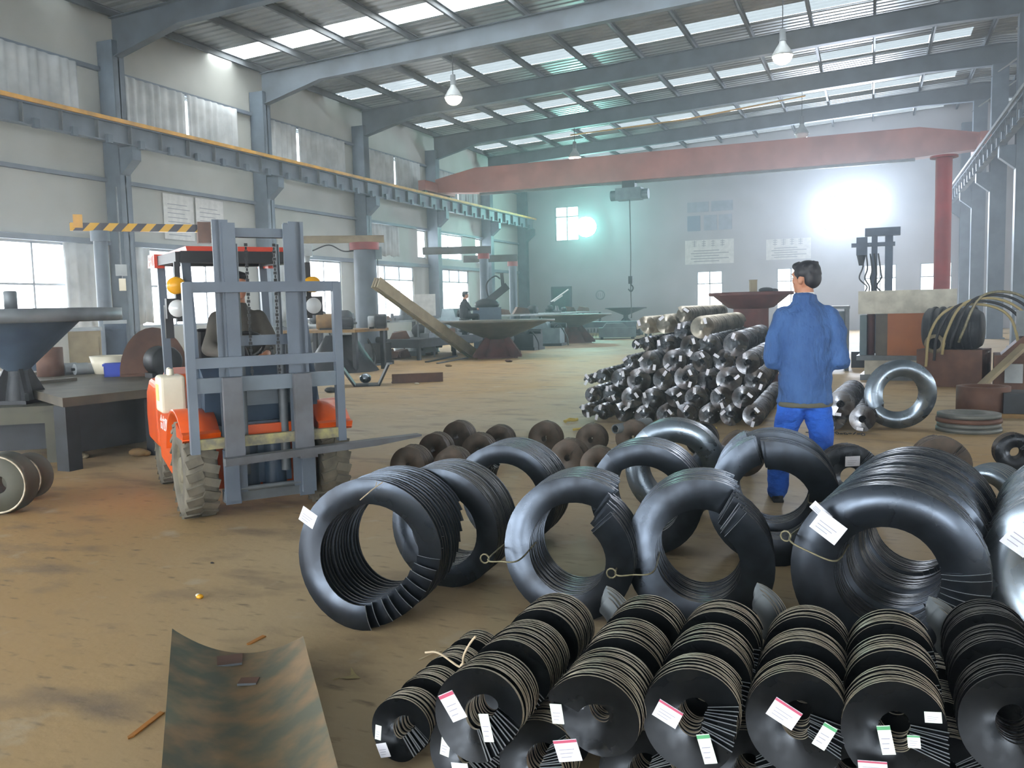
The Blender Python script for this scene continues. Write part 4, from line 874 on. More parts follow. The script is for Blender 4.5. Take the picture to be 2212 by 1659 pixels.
b.bb(-.2, .2, -.13, .13, 0, .02); b.bb(-.2, .2, -.13, -.115, 0, .17); b.bb(-.2, .2, .115, .13, 0, .17); b.bb(-.2, -.185, -.13, .13, 0, .17); b.bb(.185, .2, -.13, .13, 0, .17); b.obj('body', 'bright_blue', t); B().bb(-.215, .215, -.145, -.13, .14, .17).obj('rim', 'bright_blue', t)
q = on(240, 806); t = thing('white_basin', 'white round basin behind the blue crate', 'basin', (q.x, q.y, Z), across(255)); B().lathe([(0, 0), (.2, 0), (.26, .24), (.245, .24), (.19, .012), (0, .012)], 20).obj('dish', 'white_plastic', t)
for i in range(3):
    q = on(140+24*i, 808); t = thing('metal_roller', ORD[i]+' from the left of three grey rollers on the platform', 'roller', (q.x, q.y, Z+.075), across(180)+.4, 'grey rollers on the platform'); B().cone((-.16, 0, 0), (.16, 0, 0), .075, .075, 16).obj('body', 'light_metal', t); B().cone((-.2, 0, 0), (.2, 0, 0), .02, .02, 8).obj('axle', 'dark_metal', t)
q = AT(335, 805, 11.3); t = thing('curved_plate', 'large brown half-round steel plate behind the forklift', 'steel plate', (q.x, q.y, Z), across(335)); B().prism([(.42*math.cos(a), .62*math.sin(a)) for a in [PI*i/16 for i in range(17)]], -.02, .02).obj('plate', 'rust_brown', t); B().bb(-.4, .4, -.1, .1, 0, .03).obj('foot', 'rust_brown', t)
q = AT(352, 788, 10.9); t = thing('black_drum', 'dark drum lying on its side behind the forklift', 'drum', (q.x, q.y, .93), across(352)+.3); B().lathe([(0, -.2), (.17, -.2), (.19, -.17), (.19, .17), (.17, .2), (0, .2)], 24, ax='y').obj('shell', 'dark_metal', t); B().bb(-.18, .18, -.15, .15, -.2, -.14).obj('cradle', 'dark_metal', t)
# cabinets behind the platform
for x0, x1, y0, y1, d, mt, lab in ((150, 214, 716, 850, 14.5, 'beam_tan', 'pale tan cabinet behind the platform at left'), (228, 270, 700, 860, 15, 'machine_blue', 'blue-grey cabinet beside the striped jib post'), (60, 110, 735, 860, 14, 'machine_blue', 'dark blue machine with hoses behind the short brown cylinder')):
    a, c = AT(x0, y0, d), AT(x1, y0, d); W = (c-a).length; H = a.z; t = thing('machine_cabinet', lab, 'cabinet', ((a.x+c.x)/2, (a.y+c.y)/2, 0), across((x0+x1)/2))
    B().bb(-W/2, W/2, 0, .5, .05, H).obj('body', mt, t); B().bb(-W*.42, W*.42, -.02, 0, .2, H-.1).obj('door', mt, t); B().bb(W*.25, W*.3, -.05, -.02, H*.5, H*.6).obj('handle', 'dark_metal', t); B().bb(-W*.55, W*.55, -.05, .55, H, H+.06).obj('top', 'light_metal', t)
# jib cranes
def jib(label, px, dep, r, ztop, tip_l, tip_r, mt_arm, mt_post, arm_h=.16, cap='post_red', nm='jib_crane'):
    p = AT(px, 600, dep); rz = across(px); t = thing(nm, label, 'jib crane', (p.x, p.y, 0), rz); s = dep/FPX
    B().cone((0, 0, .03), (0, 0, ztop-.15), r, r*.92, 20).obj('post', mt_post, t); B().cone((0, 0, 0), (0, 0, .05), r*2, r*2, 20).obj('base_plate', mt_post, t)
    B().cone((0, 0, ztop-.2), (0, 0, ztop), r*1.25, r*1.25, 16).obj('swivel', cap, t)
    if tip_l is not None:
        x0, x1 = (tip_l-px)*s, (tip_r-px)*s; b = B(); b.bb(x0, x1, -.008, .008, ztop, ztop+arm_h); b.bb(x0, x1, -.06, .06, ztop, ztop+.015); b.bb(x0, x1, -.06, .06, ztop+arm_h-.015, ztop+arm_h)
        if mt_arm == 'hazard_stripe': b = B(); b.bb(x0, x1, -.07, .07, ztop, ztop+arm_h)
        b.obj('arm', mt_arm, t)
    return t, s
zj = AT(215, 500, 17).z
t, s = jib('jib crane with yellow and black striped arm at the left wall', 222, 17, .14, zj, 165, 428, 'hazard_stripe', 'steel_grey', .15, cap='steel_grey')
B().bb((172-222)*s, (190-222)*s, -.12, .12, .05+zj, .3+zj).obj('end_block', 'yellow_bar', t); B().bb((420-222)*s, (448-222)*s, -.15, .15, zj-.22, zj+.2).obj('motor_box', 'rust_brown', t)
zj = AT(790, 525, 24).z
t, s = jib('jib crane with tan beam arm and round grey mast right of forklift', 790, 24, .33, zj, 640, 832, 'beam_tan', 'steel_grey', .2)
h = B().bb((655-790)*s, (680-790)*s, -.16, .16, zj-.35, zj-.03).cone(((668-790)*s, 0, zj-.6), ((668-790)*s, 0, zj-.35), .05, .1, 10).obj('hoist', 'light_metal', t); B().bb((806-790)*s, (826-790)*s, -.1, .1, zj-.45, zj-.12).obj('control_box', 'teal_grey', t)
B().tube([((680-790)*s, 0, zj-.2), ((715-790)*s, 0, zj-.05), ((745-790)*s, 0, zj-.22), ((775-790)*s, 0, zj-.2)], .02, 6).obj('cable', 'cable_black', t); B().tube([((817-790)*s, 0, zj-.45), ((816-790)*s, 0, zj-1.4)], .012, 6).obj('pendant_cable', 'cable_black', t)
zj = AT(1045, 548, 33).z
t, s = jib('jib crane with dark arm across the fourth wall column', 1046, 33, .18, zj, 915, 1062, 'rail_steel', 'steel_grey', .28); zj = AT(1110, 565, 38).z
t, s = jib('jib crane with short dark arm near the far left corner', 1108, 38, .18, zj, 1002, 1118, 'rail_steel', 'steel_grey', .3)
# red free-standing post at the right
q = Vector((1.34, 19.73, 0)); t = thing('crane_post', 'tall dark red round steel post beside the white-topped press', 'post', q); zt = PY(2030, 342, 19.73).z
B().cone((0, 0, .05), (0, 0, zt), .155, .155, 24).obj('post', 'post_red', t); B().cone((0, 0, zt), (0, 0, zt+.04), .26, .26, 24).obj('cap_plate', 'post_red', t); B().cone((0, 0, 0), (0, 0, .05), .35, .35, 24).obj('base_plate', 'post_red', t)
# long leaning beam, board, long plates, table with junk
a, c = AT(812, 610, 23.2), G(1022, 772); t = thing('leaning_beam', 'long tan beam leaning from the jib mast down to the floor', 'beam', c); b = B(); b.bar(a-c, Vector((0, 0, .1)), .06, .28); b.obj('web', 'beam_tan', t); d = (a-c).normalized(); u = d.cross(Vector((0, 0, 1))).normalized()
for k in (-1, 1): b = B(); b.bar(a-c+u*.1*k, Vector((0, 0, .1))+u*.1*k, .05, .3); b.obj('flange', 'beam_tan', t)
a, c = AT(895, 636, 27), AT(940, 682, 27); t = thing('display_board', 'pale upright board among the tables at left', 'board', (a.x, a.y, c.z), across(918)); W = (AT(940, 636, 27)-a).length; B().bb(0, W, -.02, .02, 0, a.z-c.z).obj('panel', 'poster', t)
for x in (.08, W-.08): B().bb(x-.03, x+.03, .02, .06, -c.z, a.z-c.z).obj('leg', 'grey_metal', t)
def slab(label, x0, x1, y0, y1, z, th, mt, nm='steel_table', cat='table', lm='dark_metal'):
    o = Vector(((x0+x1)/2, (y0+y1)/2, 0)); t = thing(nm, label, cat, o); hx_, hy_ = (x1-x0)/2, (y1-y0)/2
    B().bb(-hx_, hx_, -hy_, hy_, z-th, z).obj('top', mt, t); n = max(2, int((y1-y0)/2.5)+1)
    for k in range(n):
        for sx in (-1, 1): yy = -hy_+.15+(2*hy_-.3)*k/(n-1); B().bb(sx*(hx_-.1)-.05, sx*(hx_-.1)+.05, yy-.05, yy+.05, 0, z-th).obj('leg', lm, t)
    return t, o
t, o = slab('rusty steel table piled with parts right of the forklift', -13.7, -11.45, 17.9, 19.5, 1.05, .07, 'ochre')
B().cone((.3, -.2, 0), (.3, -.2, .9), .95, .35, 18).obj('drum_base', 'dark_metal', t)
slab('long pale steel table stretching back along the left wall', -15.4, -14.3, 20.6, 28, 1.15, .06, 'light_metal')
slab('long grey plate table behind the round tables', -14.2, -12.8, 32, 43.5, 1.2, .06, 'light_metal')
slab('dark low steel rack under the long pale table', -13.6, -12.2, 22.5, 27.5, .62, .25, 'dark_metal')
slab('long dark bench in front of the far left corner', -12.4, -9, 37.5, 38.6, .75, .25, 'teal_grey')
rj = random.Random(11)
for i, (x, y, lab, mt, sz) in enumerate(((705, 690, 'ochre tank lying on the rusty table', 'ochre', (.5, .2, .2)), (802, 680, 'shiny round motor housing on the rusty table', 'light_metal', (.18, .18, .16)), (748, 690, 'dark gearbox on the rusty table', 'dark_metal', (.35, .2, .15)), (822, 684, 'dark pump body at the right end of the rusty table', 'dark_metal', (.3, .22, .18)))):
    q = AT(x, y, 21.5); t = thing('machine_part', lab, 'machine part', (q.x, q.y, 1.05), across(x)); b = B(); b.lathe([(0, -sz[0]/2), (sz[2]*.8, -sz[0]/2), (sz[2], -sz[0]*.4), (sz[2], sz[0]*.4), (sz[2]*.7, sz[0]/2), (0, sz[0]/2)], 18, (0, 0, sz[2]), 'x'); b.obj('body', mt, t); B().bb(-sz[0]*.35, sz[0]*.35, -sz[1]*.6, sz[1]*.6, 0, .05).obj('foot', 'dark_metal', t); B().cone((sz[0]*.4, 0, sz[2]), (sz[0]*.75, 0, sz[2]), .03, .03, 8).obj('shaft', 'grey_metal', t)
for i, (x, y, lab, mt) in enumerate(((862, 753, 'pale steel cylinder standing under the pale table, left one', 'light_metal'), (886, 752, 'pale steel cylinder standing under the pale table, right one', 'light_metal'), (942, 745, 'thin pale stand pipe under the round table', 'light_metal'))):
    q = G(x, y+15); t = thing('steel_cylinder', lab, 'cylinder', (q.x, q.y, 0)); r = .16 if i < 2 else .1; B().lathe([(r*1.3, 0), (r*1.3, .04), (r, .05), (r, .8), (r*.8, .8), (r*.8, .1), (0, .1)], 18).obj('shell', mt, t)
for i, (x, y, w, h, dd, lab, mt) in enumerate(((1100, 712, 1.3, .5, .7, 'dark blue machine block under the nearest round table', 'machine_blue'), (1140, 712, .9, .55, .6, 'yellow-tan bundle beside the nearest round table', 'ochre'), (1030, 720, 1.4, .45, .7, 'grey machine frame behind the nearest red pedestal', 'dark_metal'), (1320, 712, 1.6, .5, .8, 'grey-blue bench block near the far corner', 'teal_grey'), (885, 748, .8, .6, .6, 'white-grey motor unit under the pale table', 'light_metal'))):
    q = G(x, y+22); t = thing('machine_block', lab, 'machine', (q.x, q.y+1, 0), .3); b = B(); b.bb(-w/2, w/2, -dd/2, dd/2, .08, h); b.prism([(-w*.4, h), (w*.3, h), (w*.15, h+.2), (-w*.3, h+.2)], -dd*.35, dd*.35); b.obj('body', mt, t)
    for sx in (-1, 1): B().bb(sx*w*.42-.06, sx*w*.42+.06, -dd/2, dd/2, 0, .1).obj('foot', 'dark_metal', t)
    B().cone((w*.5, 0, h*.6), (w*.5+.2, 0, h*.6), .14, .14, 12).obj('motor', 'dark_metal', t)
# more machinery standing under and between the tables
rk = random.Random(31)
for i, (x, y, w, h, d, mt, lab) in enumerate(((-12.9, 20.9, 1.0, .8, .7, 'dark_metal', 'dark gearbox housing between the rusty table and pale table'), (-11.4, 26.3, .9, .5, .6, 'machine_blue', 'blue-grey pump set on the floor behind the leaning beam'), (-11.2, 28.3, 1.1, .75, .8, 'dark_metal', 'dark machine bed behind the nearest red pedestal'), (-11.5, 31.2, 1.4, .9, .8, 'teal_grey', 'teal-grey cabinet machine between the two round tables'), (-13.6, 36.2, 1.6, .7, .8, 'dark_metal', 'dark machine bed near the far left corner'), (-16.6, 24.2, 1.1, 1.2, .7, 'light_metal', 'pale machine cabinet against the wall below the third window'), (-16.6, 33.9, 1.2, 1.5, .7, 'teal_grey', 'teal-grey tall cabinet against the wall by the fourth column'), (-16.4, 21.3, 1.2, 1.1, .8, 'grey_metal', 'grey lathe-like machine by the wall behind the jib mast'))):
    t = thing('workshop_machine', lab, 'machine', (x, y, 0), rk.uniform(-.3, .3)); B().bb(-w/2, w/2, -d/2, d/2, .1, h*.75).obj('body', mt, t); B().prism([(-w*.45, h*.75), (w*.2, h*.75), (w*.1, h), (-w*.38, h)], -d*.4, d*.4).obj('head', mt, t)
    B().cone((w*.2, 0, h*.85), (w*.62, 0, h*.85), h*.13, h*.1, 14).obj('motor', 'dark_metal', t); B().lathe([(.05, -.03), (.17, -.03), (.17, .03), (.05, .03)], 16, (-w*.3, -d/2-.05, h*.55), 'y').obj('handwheel', 'grey_metal', t)
    B().bb(-w*.55, w*.55, -d*.55, d*.55, 0, .1).obj('base', 'dark_metal', t); B().tube([(w*.3, -d*.4, h*.7), (w*.5, -d*.7, h*.9), (w*.7, -d*.6, h*.4), (w*.75, -d*.7, .03)], .025, 6).obj('hose', 'cable_black', t)
rl = random.Random(77)
pm = [B().lathe([(0, -.14), (.09, -.14), (.11, -.1), (.11, .08), (.06, .14), (0, .16)], 14, (0, 0, .11), 'x').bb(-.12, .12, -.1, .1, 0, .04).mesh('body', 'dark_metal'), B().bb(-.16, .16, -.1, .1, 0, .09).cone((0, 0, .09), (0, 0, .24), .07, .05, 12).mesh('body', 'grey_metal'), B().prism([(-.2, 0), (.2, 0), (.14, .12), (-.1, .16)], -.08, .08).cone((.1, -.08, .06), (.1, .12, .06), .05, .05, 10).mesh('body', 'rust_brown')]
for lab, grp, n, (x0, x1), (y0, y1), z in (('small machine part lying on the long pale table', 'loose parts on the long pale table', 12, (-15.2, -14.5), (20.8, 27.8), 1.15), ('small machine part lying on the far grey plate table', 'loose parts on the far grey plate table', 10, (-14, -13), (32.3, 43), 1.2), ('small machine part lying on the floor among the tables', 'loose parts on the floor among the tables', 12, (-14.1, -13.6), (19.9, 25.5), 0.), ('small machine part on the low dark rack', 'loose parts on the low dark rack', 8, (-13.4, -12.4), (22.7, 27.3), .62)):
    for k in range(n): t = thing('loose_part', lab+', '+ORD[k]+' from the near end', 'machine part', (rl.uniform(x0, x1), y0+(y1-y0)*(k+rl.uniform(.2, .8))/n, z), rl.uniform(0, 6), grp); sc = rl.uniform(.9, 1.9); link('body', rl.choice(pm), t, None, None, (sc, sc, sc))
# the far worker at a welding manipulator
q = AT(1002, 664, 29.5); seated('distant person in dark clothes bent over the machine by the left wall', (q.x, q.y, q.z-.36), across(1002)-1.2, 'worker_dark', ((-.25, .15, .3), (-.1, .42, .3)), ((.25, .15, .3), (.1, .42, .3)), 0.)
t = thing('stool', 'low dark stool under the distant person', 'stool', (q.x, q.y, 0)); B().cone((0, 0, q.z-.43), (0, 0, q.z-.38), .18, .18, 16).obj('seat', 'dark_metal', t)
for k in range(3): a = k*2.1; B().tube([(.05*math.cos(a), .05*math.sin(a), q.z-.43), (.2*math.cos(a), .2*math.sin(a), 0)], .02, 6).obj('leg', 'dark_metal', t)
q = AT(1052, 664, 31); t = thing('welding_manipulator', 'dark articulated welding machine beside the distant person', 'machine', (q.x, q.y, 0), across(1050)); z0 = q.z
B().bb(-.5, .5, -.35, .35, 0, z0).obj('base', 'machine_blue', t); B().sph((0, 0, z0+.1), (.45, .3, .22)).obj('turret', 'dark_metal', t); B().bar((-.1, 0, z0+.1), (.75, 0, z0+.75), .22, .26).obj('arm', 'dark_metal', t); B().bar((.6, 0, z0+.55), (.55, 0, z0+1.2), .12, .12).obj('forearm', 'dark_metal', t)
B().tube([(.1, 0, z0+.2), (.0, 0, z0+.8), (.3, 0, z0+1.1), (.5, 0, z0+1.0)], .03, 6).obj('hose', 'cable_black', t)
for i, (x0, y0, x1, y1) in enumerate(((1190, 652, 1228, 625), (1196, 651, 1215, 638))):
    a, c = AT(x0, y0, 41), AT(x1, y1, 41)
    if i == 0: rt_ = thing('rod_stand', 'stand with two bright slanting rods before the teal door', 'rod stand', (a.x, a.y, 0)); B().cone((0, 0, 0), (0, 0, a.z), .25, .06, 12).obj('stand', 'dark_metal', rt_)
    B().tube([a-rt_.location, c-rt_.location], .035, 6).obj('rod', 'white_paint', rt_)
# scraps on the floor, middle distance
q = G(790, 832); t = thing('v_trough', 'short steel trough with upright sides on the floor right of forklift', 'trough', (q.x, q.y, 0), across(790)); b = B(); b.prism([(-.42, .36), (-.2, .02), (.25, .02), (.45, .42), (.49, .42), (.28, 0), (-.23, 0), (-.47, .36)], -.35, .35); b.obj('shell', 'dark_metal', t); B().sph((0, 0, .14), (.12, .15, .1)).obj('weld_head', 'bright_coil', t)
q = G(905, 826); t = thing('rusty_plate', 'low rusty plate standing on edge on the floor', 'steel plate', (q.x, q.y, 0), across(905)+.1); B().bb(-.55, .5, -.02, .02, 0, .19).obj('plate', 'rust_brown', t); B().bb(-.55, .5, 0, .22, 0, .02).obj('flange', 'rust_brown', t)
for i, (x0, y0, x1, y1, w) in enumerate(((922, 783, 985, 770, .12), (945, 786, 1010, 774, .07), (700, 792, 850, 775, .25))):
    a, c = G(x0, y0), G(x1, y1); t = thing('flat_bar', ('dark flat bar', 'thin pale bar', 'wide rusty strip')[i]+' lying on the floor near the red pedestal', 'steel bar', a.lerp(c, .5), math.atan2(c.y-a.y, c.x-a.x)); L = (c-a).length/2; B().bb(-L, L, -w/2, w/2, 0, .03).obj('bar', ('dark_metal', 'grey_metal', 'rust_brown')[i], t)
for i, (x, y, lab, mt, r) in enumerate(((968, 792, 'small tan scrap lump on the floor left of the red pedestal', 'ochre', .09), (900, 830, 'small pale scrap in front of the rusty plate', 'white_plastic', .05), (1098, 782, 'small brown offcut below the red pedestal', 'rust_brown', .1), (715, 848, 'dark thin scrap on the floor right of the forklift mast', 'dark_metal', .14), (458, 1217, 'tiny dark pebble on the open floor', 'dark_metal', .012), (300, 985, 'rusty offcut under the platform edge', 'ochre', .12), (170, 990, 'tan crumpled scrap under the platform', 'beam_tan', .1))):
    q = G(x, y); b = B(); b.sph((0, 0, r*.35), (r, r*.7, r*.4), 8, 5); b.sph((r*.6, r*.2, r*.25), (r*.6, r*.4, r*.28), 7, 5); o = b.obj('scrap', mt); o.location = q; tag(o, lab, 'scrap')
# ------------------------------------------------------------------ right side: press, drill, clutter
pc = Vector((.62, 17.6, 0)); t = thing('press', 'press with a cream block on top, brown panel and grey base', 'press', pc, rad(-4)); S = 16.2/FPX
zz = lambda y: PY(1912, y, 17.6).z
B().bb(-.8, .82, -.35, .35, zz(677), zz(628)).obj('crown_block', 'concrete_cream', t); B().bb(-.3, .42, -.3, .25, zz(768), zz(677)).obj('brown_panel', 'orange_panel', t); B().bb(-.5, -.3, -.28, .25, zz(768), zz(677)).obj('side_plate', 'table_steel', t)
for x in (-.7, .52): B().cone((x+.1, 0, zz(768)), (x+.1, 0, zz(677)), .07, .07, 14).obj('guide_post', 'red_brown', t)
for x in (-.78, .66): B().bb(x, x+.12, -.2, .3, zz(775), zz(680)).obj('frame_side', 'teal_grey', t)
B().bb(-.82, .72, -.38, .4, zz(776), zz(766)).obj('bed_plate', 'grey_metal', t); B().bb(-.68, .62, -.36, .4, zz(806), zz(776)).obj('bed', 'concrete_cream', t); B().bb(-.75, .7, -.4, .42, 0, zz(806)).obj('foot', 'grey_metal', t)
q = AT(1905, 620, 19); t = thing('radial_drill', 'tall drilling machine with twin columns and wires behind the press', 'drill', (q.x, q.y, 0), across(1905)); s = 19/FPX; Zy = lambda y: AT(1905, y, 19).z
for x, w in ((10, .08), (-12, .06)): B().bb(x*s*1.3-w, x*s*1.3+w, -.08, .08, .3, Zy(505)).obj('column', 'machine_blue', t)
B().bb(-35*s, 35*s, -.12, .12, Zy(510), Zy(493)).obj('top_arm', 'machine_blue', t); B().bb(-62*s, 25*s, -.1, .1, Zy(532), Zy(524)).obj('lower_arm', 'machine_blue', t); B().bb(-52*s, -30*s, -.15, .15, Zy(550), Zy(512)).obj('drill_head', 'machine_blue', t); B().cone((-42*s, 0, Zy(572)), (-42*s, 0, Zy(550)), .05, .1, 10).obj('spindle', 'dark_metal', t)
B().bb(-.6, .5, -.4, .4, 0, .35).obj('base', 'dark_metal', t)
for k in range(5): 
    b = B(); b.tube([((-40+8*k)*s, -.1, Zy(548)), ((-38+9*k)*s, -.16, Zy(575+4*k)), ((-45+11*k)*s, -.18, Zy(600)), ((-30+5*k)*s, -.14, Zy(618)), ((-35+9*k)*s, -.12, Zy(632))], .018, 6); b.obj('wire', 'cable_black', t)
q = AT(1750, 640, 18); t = thing('wall_bench', 'long grey bench behind the man beside the press', 'bench', (q.x, q.y+.6, 0), across(1750)); B().bb(-.5, .75, -.3, .3, 1.3, 1.36).obj('top', 'grey_metal', t)
for x in (-.45, .7): B().bb(x-.04, x+.04, -.28, .28, 0, 1.3).obj('leg', 'grey_metal', t)
B().bb(-.4, .65, .0, .28, .3, 1.25).obj('drawer_unit', 'teal_grey', t)
mq = G(2105, 835); t = thing('winch_motor', 'big dark motor drum in the clutter right of the red post', 'motor', (mq.x-.3, mq.y+.2, 0), -.3); B().lathe([(0, -.45), (.3, -.45), (.36, -.4), (.36, .3), (.28, .42), (0, .45)], 24, (0, 0, .95), 'x').obj('housing', 'dark_metal', t); B().bb(-.5, .5, -.35, .35, 0, .62).obj('base', 'rust_brown', t)
for k in range(6): B().lathe([(.36, -.02), (.385, -.02), (.385, .02), (.36, .02)], 24, (-.3+.12*k, 0, .95), 'x').obj('fin', 'dark_metal', t)
B().lathe([(.1, -.03), (.16, -.03), (.16, .03), (.1, .03), (.1, -.03)], 18, (-.2, -.42, .72), 'y').obj('ring_guard', 'beam_tan', t)
t = thing('gear_machine', 'reddish brown gear machine at the right edge behind flat rings', 'machine', (mq.x+.85, mq.y-.2, 0), -.1); b = B(); b.bb(-.6, .7, -.4, .5, 0, .55); b.prism([(-.5, .55), (.6, .55), (.5, .8), (-.2, .85)], -.3, .4); b.obj('body', 'rust_brown', t); B().bb(-.3, .5, -.2, .5, .85, 1.25).obj('gearbox', 'grey_metal', t); B().bb(.1, .7, -.2, .3, 1.25, 1.38).obj('top_block', 'orange_panel', t); B().bb(-.45, -.2, -.48, -.4, .12, .42).obj('hatch', 'light_metal', t); B().cone((.3, -.5, .3), (.3, -.4, .3), .16, .16, 16).obj('flywheel', 'dark_metal', t)
rr = random.Random(21)
for k, (mt, lab) in enumerate((('cable_tan', 'tan'), ('cable_black', 'black'), ('cable_tan', 'pale'), ('cable_black', 'long black'), ('wire', 'thin grey'))):
    x0 = mq.x-.75+.12*k; b = B(); b.tube([(x0, mq.y-.25, .35+.1*k), (x0+.05, mq.y-.3, .9), (x0+.3, mq.y-.3, 1.28+.05*k), (x0+.8, mq.y-.25, 1.36+.04*k), (x0+1.2, mq.y-.3, 1.15), (x0+1.35, mq.y-.45, .55)], .022, 8); tag(b.obj('hose', mt), lab+' hose looped over the dark motor drum', 'hose')
a, c = G(2110, 850), AT(2215, 745, 13.5); t = thing('leaning_plank', 'tan plank leaning at the right edge over the gear machine', 'plank', a); B().bar((0, 0, .06), c-a, .16, .05).obj('board', 'beam_tan', t)
q = G(2098, 938); t = thing('ring_stack', 'stack of flat dusty steel rings lying on the floor at right', 'ring stack', (q.x, q.y+.3, 0))
for k in range(4): r = .335-.012*(k % 2); B().lathe([(r*.55, .052*k), (r, .052*k), (r, .052*k+.045), (r*.55, .052*k+.045), (r*.55, .052*k)], 32).obj('ring', 'green_grey' if k != 2 else 'rust_brown', t)
q = G(2130, 902); t = thing('pipe_section', 'rusty thick pipe section standing behind the flat rings', 'pipe', (q.x, q.y+.35, 0)); B().lathe([(.24, 0), (.31, 0), (.31, .36), (.24, .36), (.24, 0)], 28).obj('shell', 'rust_brown', t)
q = G(2200, 905); t = thing('steel_box', 'dark low steel box at right edge behind the flat rings', 'box', (q.x+.2, q.y+.3, 0)); B().bb(-.35, .5, -.2, .3, .05, .3).obj('body', 'dark_metal', t); B().bb(-.4, .5, -.25, .35, 0, .05).obj('skid', 'ochre', t)
for i, (x, y, rz) in enumerate(((1262, 932, .1), (1520, 930, .25), (1236, 912, 1.2))):
    q = G(x, y); b = B(); b.tube([(-.14, 0, .02), (-.05, .03, .025), (.05, -.01, .02), (.15, .04, .025)], .016, 6); b.tube([(-.1, .05, .02), (.02, .06, .04), (.12, .0, .02)], .014, 6); o = b.obj('rope_scrap', 'rope_yellow'); o.location = q; o.rotation_euler = (0, 0, rz); tag(o, ('frayed yellow rope left of centre before the screw pile', 'frayed yellow rope right of centre before the screw pile', 'yellow rope end at the left foot of the screw pile')[i], 'rope')
q = G(1805, 938); t = thing('chain', 'dark chain lying on the floor behind the man', 'chain', q)
for k in range(14): o = B().lathe([(.018, -.004), (.024, 0), (.018, .004), (.012, 0), (.018, -.004)], 10, ax='z').obj('chain_link', 'dark_metal', t); o.location = (-.3+.045*k, .03*math.sin(k*1.3), .012); o.rotation_euler = (.7*(k % 2), 0, k)
# electrics on the first column
for i, (x0, y0, x1, y1, lab, mt) in enumerate(((250, 570, 275, 596, 'pale electrical box on the column above the cream one', 'light_metal'), (258, 600, 273, 628, 'cream electrical box low on the column', 'white_plastic'))):
    a = AT(x0, y0, 20); c = AT(x1, y1, 20); W = (AT(x1, y0, 20)-a).length; t = thing('electrical_box', lab, 'electrical box', PX((x0+x1)/2, y1, XL+.62), across(262)); B().bb(-W/2, W/2, -.08, .08, 0, a.z-c.z).obj('case', mt, t); B().bb(-W*.4, W*.4, -.09, -.08, .05, a.z-c.z-.05).obj('cover', mt, t); B().tube([(0, 0, a.z-c.z), (0, .02, 2.2)], .02, 6).obj('conduit', 'grey_metal', t)
# ------------------------------------------------------------------ curved plate trough in front, with offcuts and litter
Zt = .1; fl_, fr_ = G(372, 1360, Zt), G(655, 1376, Zt); nl, nr_ = G(343, 1745, Zt), G(752, 1745, Zt); b = B(); n = 20; th = .005; o = (fl_+nr_)/2; o.z = 0
def tp(u, v, d):
    a = fl_.lerp(nl, u); c = fr_.lerp(nr_, u); p = a.lerp(c, v); k = (2*v-1); p.z = .006+(Zt-.006)*k*k+d; return p-o
for d in (0, th): b.add([tp(j/8, i/n, d) for j in range(9) for i in range(n+1)], [(j*(n+1)+i, j*(n+1)+i+1, (j+1)*(n+1)+i+1, (j+1)*(n+1)+i) for j in range(8) for i in range(n)], 0, True)
for u in (0, 1): b.add([tp(u, i/n, d) for i in range(n+1) for d in (0, th)], [(2*i, 2*i+1, 2*i+3, 2*i+2) for i in range(n)])
for v in (0, 1): b.add([tp(j/8, v, d) for j in range(9) for d in (0, th)], [(2*j, 2*j+1, 2*j+3, 2*j+2) for j in range(8)])
t = thing('curved_trough', 'curved steel trough plate lying open side up on the floor in front', 'trough', o); b.obj('plate', 'trough_steel', t)
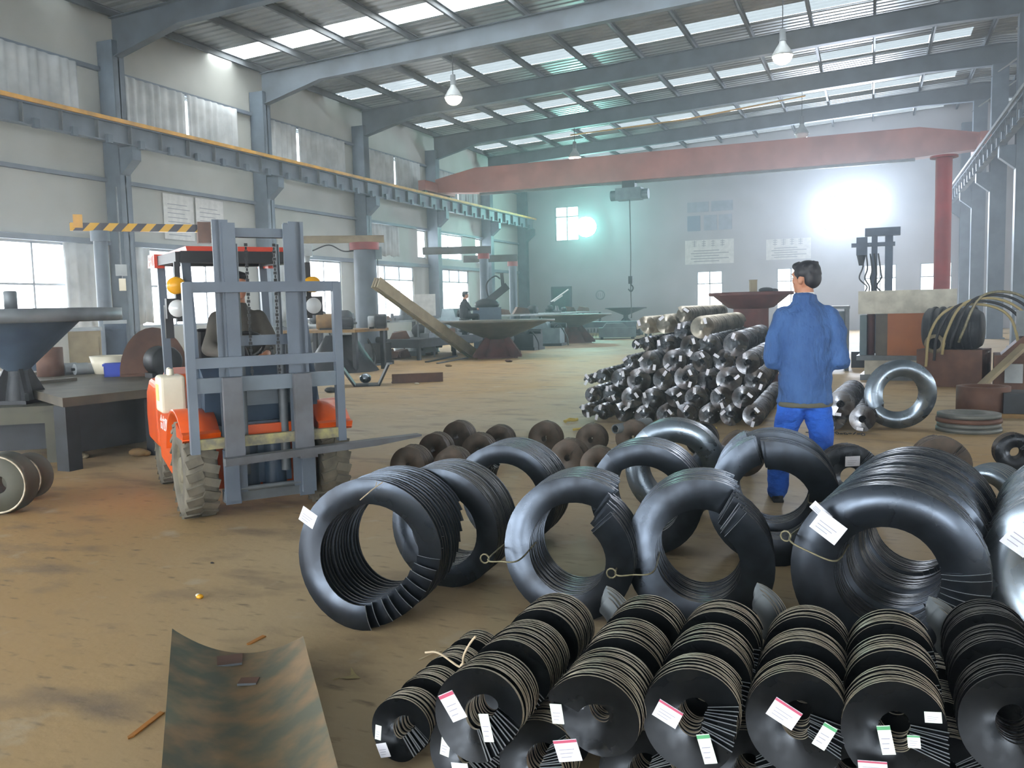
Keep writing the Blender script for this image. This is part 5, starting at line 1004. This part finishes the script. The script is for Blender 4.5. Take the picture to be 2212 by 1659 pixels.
for i, (x, y, w, h, rz, lab) in enumerate(((495, 1425, .11, .11, .35, 'square steel offcut in the trough, farther one'), (537, 1470, .075, .06, .15, 'square steel offcut in the trough, nearer one'))):
    q = G(x, y, .02); t = thing('steel_offcut', lab, 'offcut', (q.x, q.y, .013), rz+across(x)-.4); B().bb(-w/2, w/2, -h/2, h/2, 0, .008).obj('plate', 'rust_brown', t); B().bb(-w/2, w/2, -h/2-.002, -h/2, 0, .009).obj('cut_edge', 'grey_metal', t)
for i, (x0, y0, x1, y1, lab) in enumerate(((277, 1598, 352, 1540, 'orange strip on the floor left of the trough'), (535, 1394, 572, 1375, 'short orange strip at the far lip of the trough'))):
    a, c = G(x0, y0), G(x1, y1); t = thing('orange_strip', lab, 'strip', a.lerp(c, .5), math.atan2(c.y-a.y, c.x-a.x)); L = (c-a).length/2; B().prism([(-L, 0), (-L*.9, .011), (L, .012), (L*.95, -.01), (-L*.8, -.009)], .001, .006, 'z').obj('strip', 'orange_strip', t)
q = G(432, 1293); t = thing('orange_peel', 'small white and orange bit of litter on the open floor', 'litter', q); B().sph((0, 0, .012), (.022, .018, .013), 10, 6).obj('rind', 'amber', t); B().sph((-.012, 0, .018), (.014, .014, .008), 10, 6).obj('pith', 'white_plastic', t)
q = G(757, 1465); t = thing('dry_leaf', 'dry tan leaf on the floor right of the trough', 'leaf', q, .4); b = B(); b.add([(-.045, 0, .002), (-.01, -.018, .006), (.045, -.012, .004), (.02, .012, .012), (-.005, .045, .03), (.0, .01, .008)], [(0, 1, 5), (1, 2, 3), (1, 3, 5), (5, 3, 4)]); b.obj('blade', 'cable_tan', t); B().tube([(-.045, 0, .002), (-.07, -.01, .002)], .002, 5).obj('stem', 'cable_tan', t)
for i, (x, y, x1, y1, lab) in enumerate(((905, 1425, 955, 1405, 'thin pale straw on the floor left of the front stacks'), (778, 1080, 826, 1042, 'frayed tan straw on top of the nearest large ring coil'))):
    a, c = (G(x, y, .004), G(x1, y1, .004)) if i == 0 else (G(x, y, .66), G(x1, y1, .7)); b = B(); b.tube([a, a.lerp(c, .5)+Vector((0, 0, .004)), c], .0025, 5); b.tube([a, a.lerp(c, .6)+Vector((.01, 0, .01)), c+Vector((-.03, 0, 0))], .002, 5); tag(b.obj('straw', 'string'), lab, 'straw')
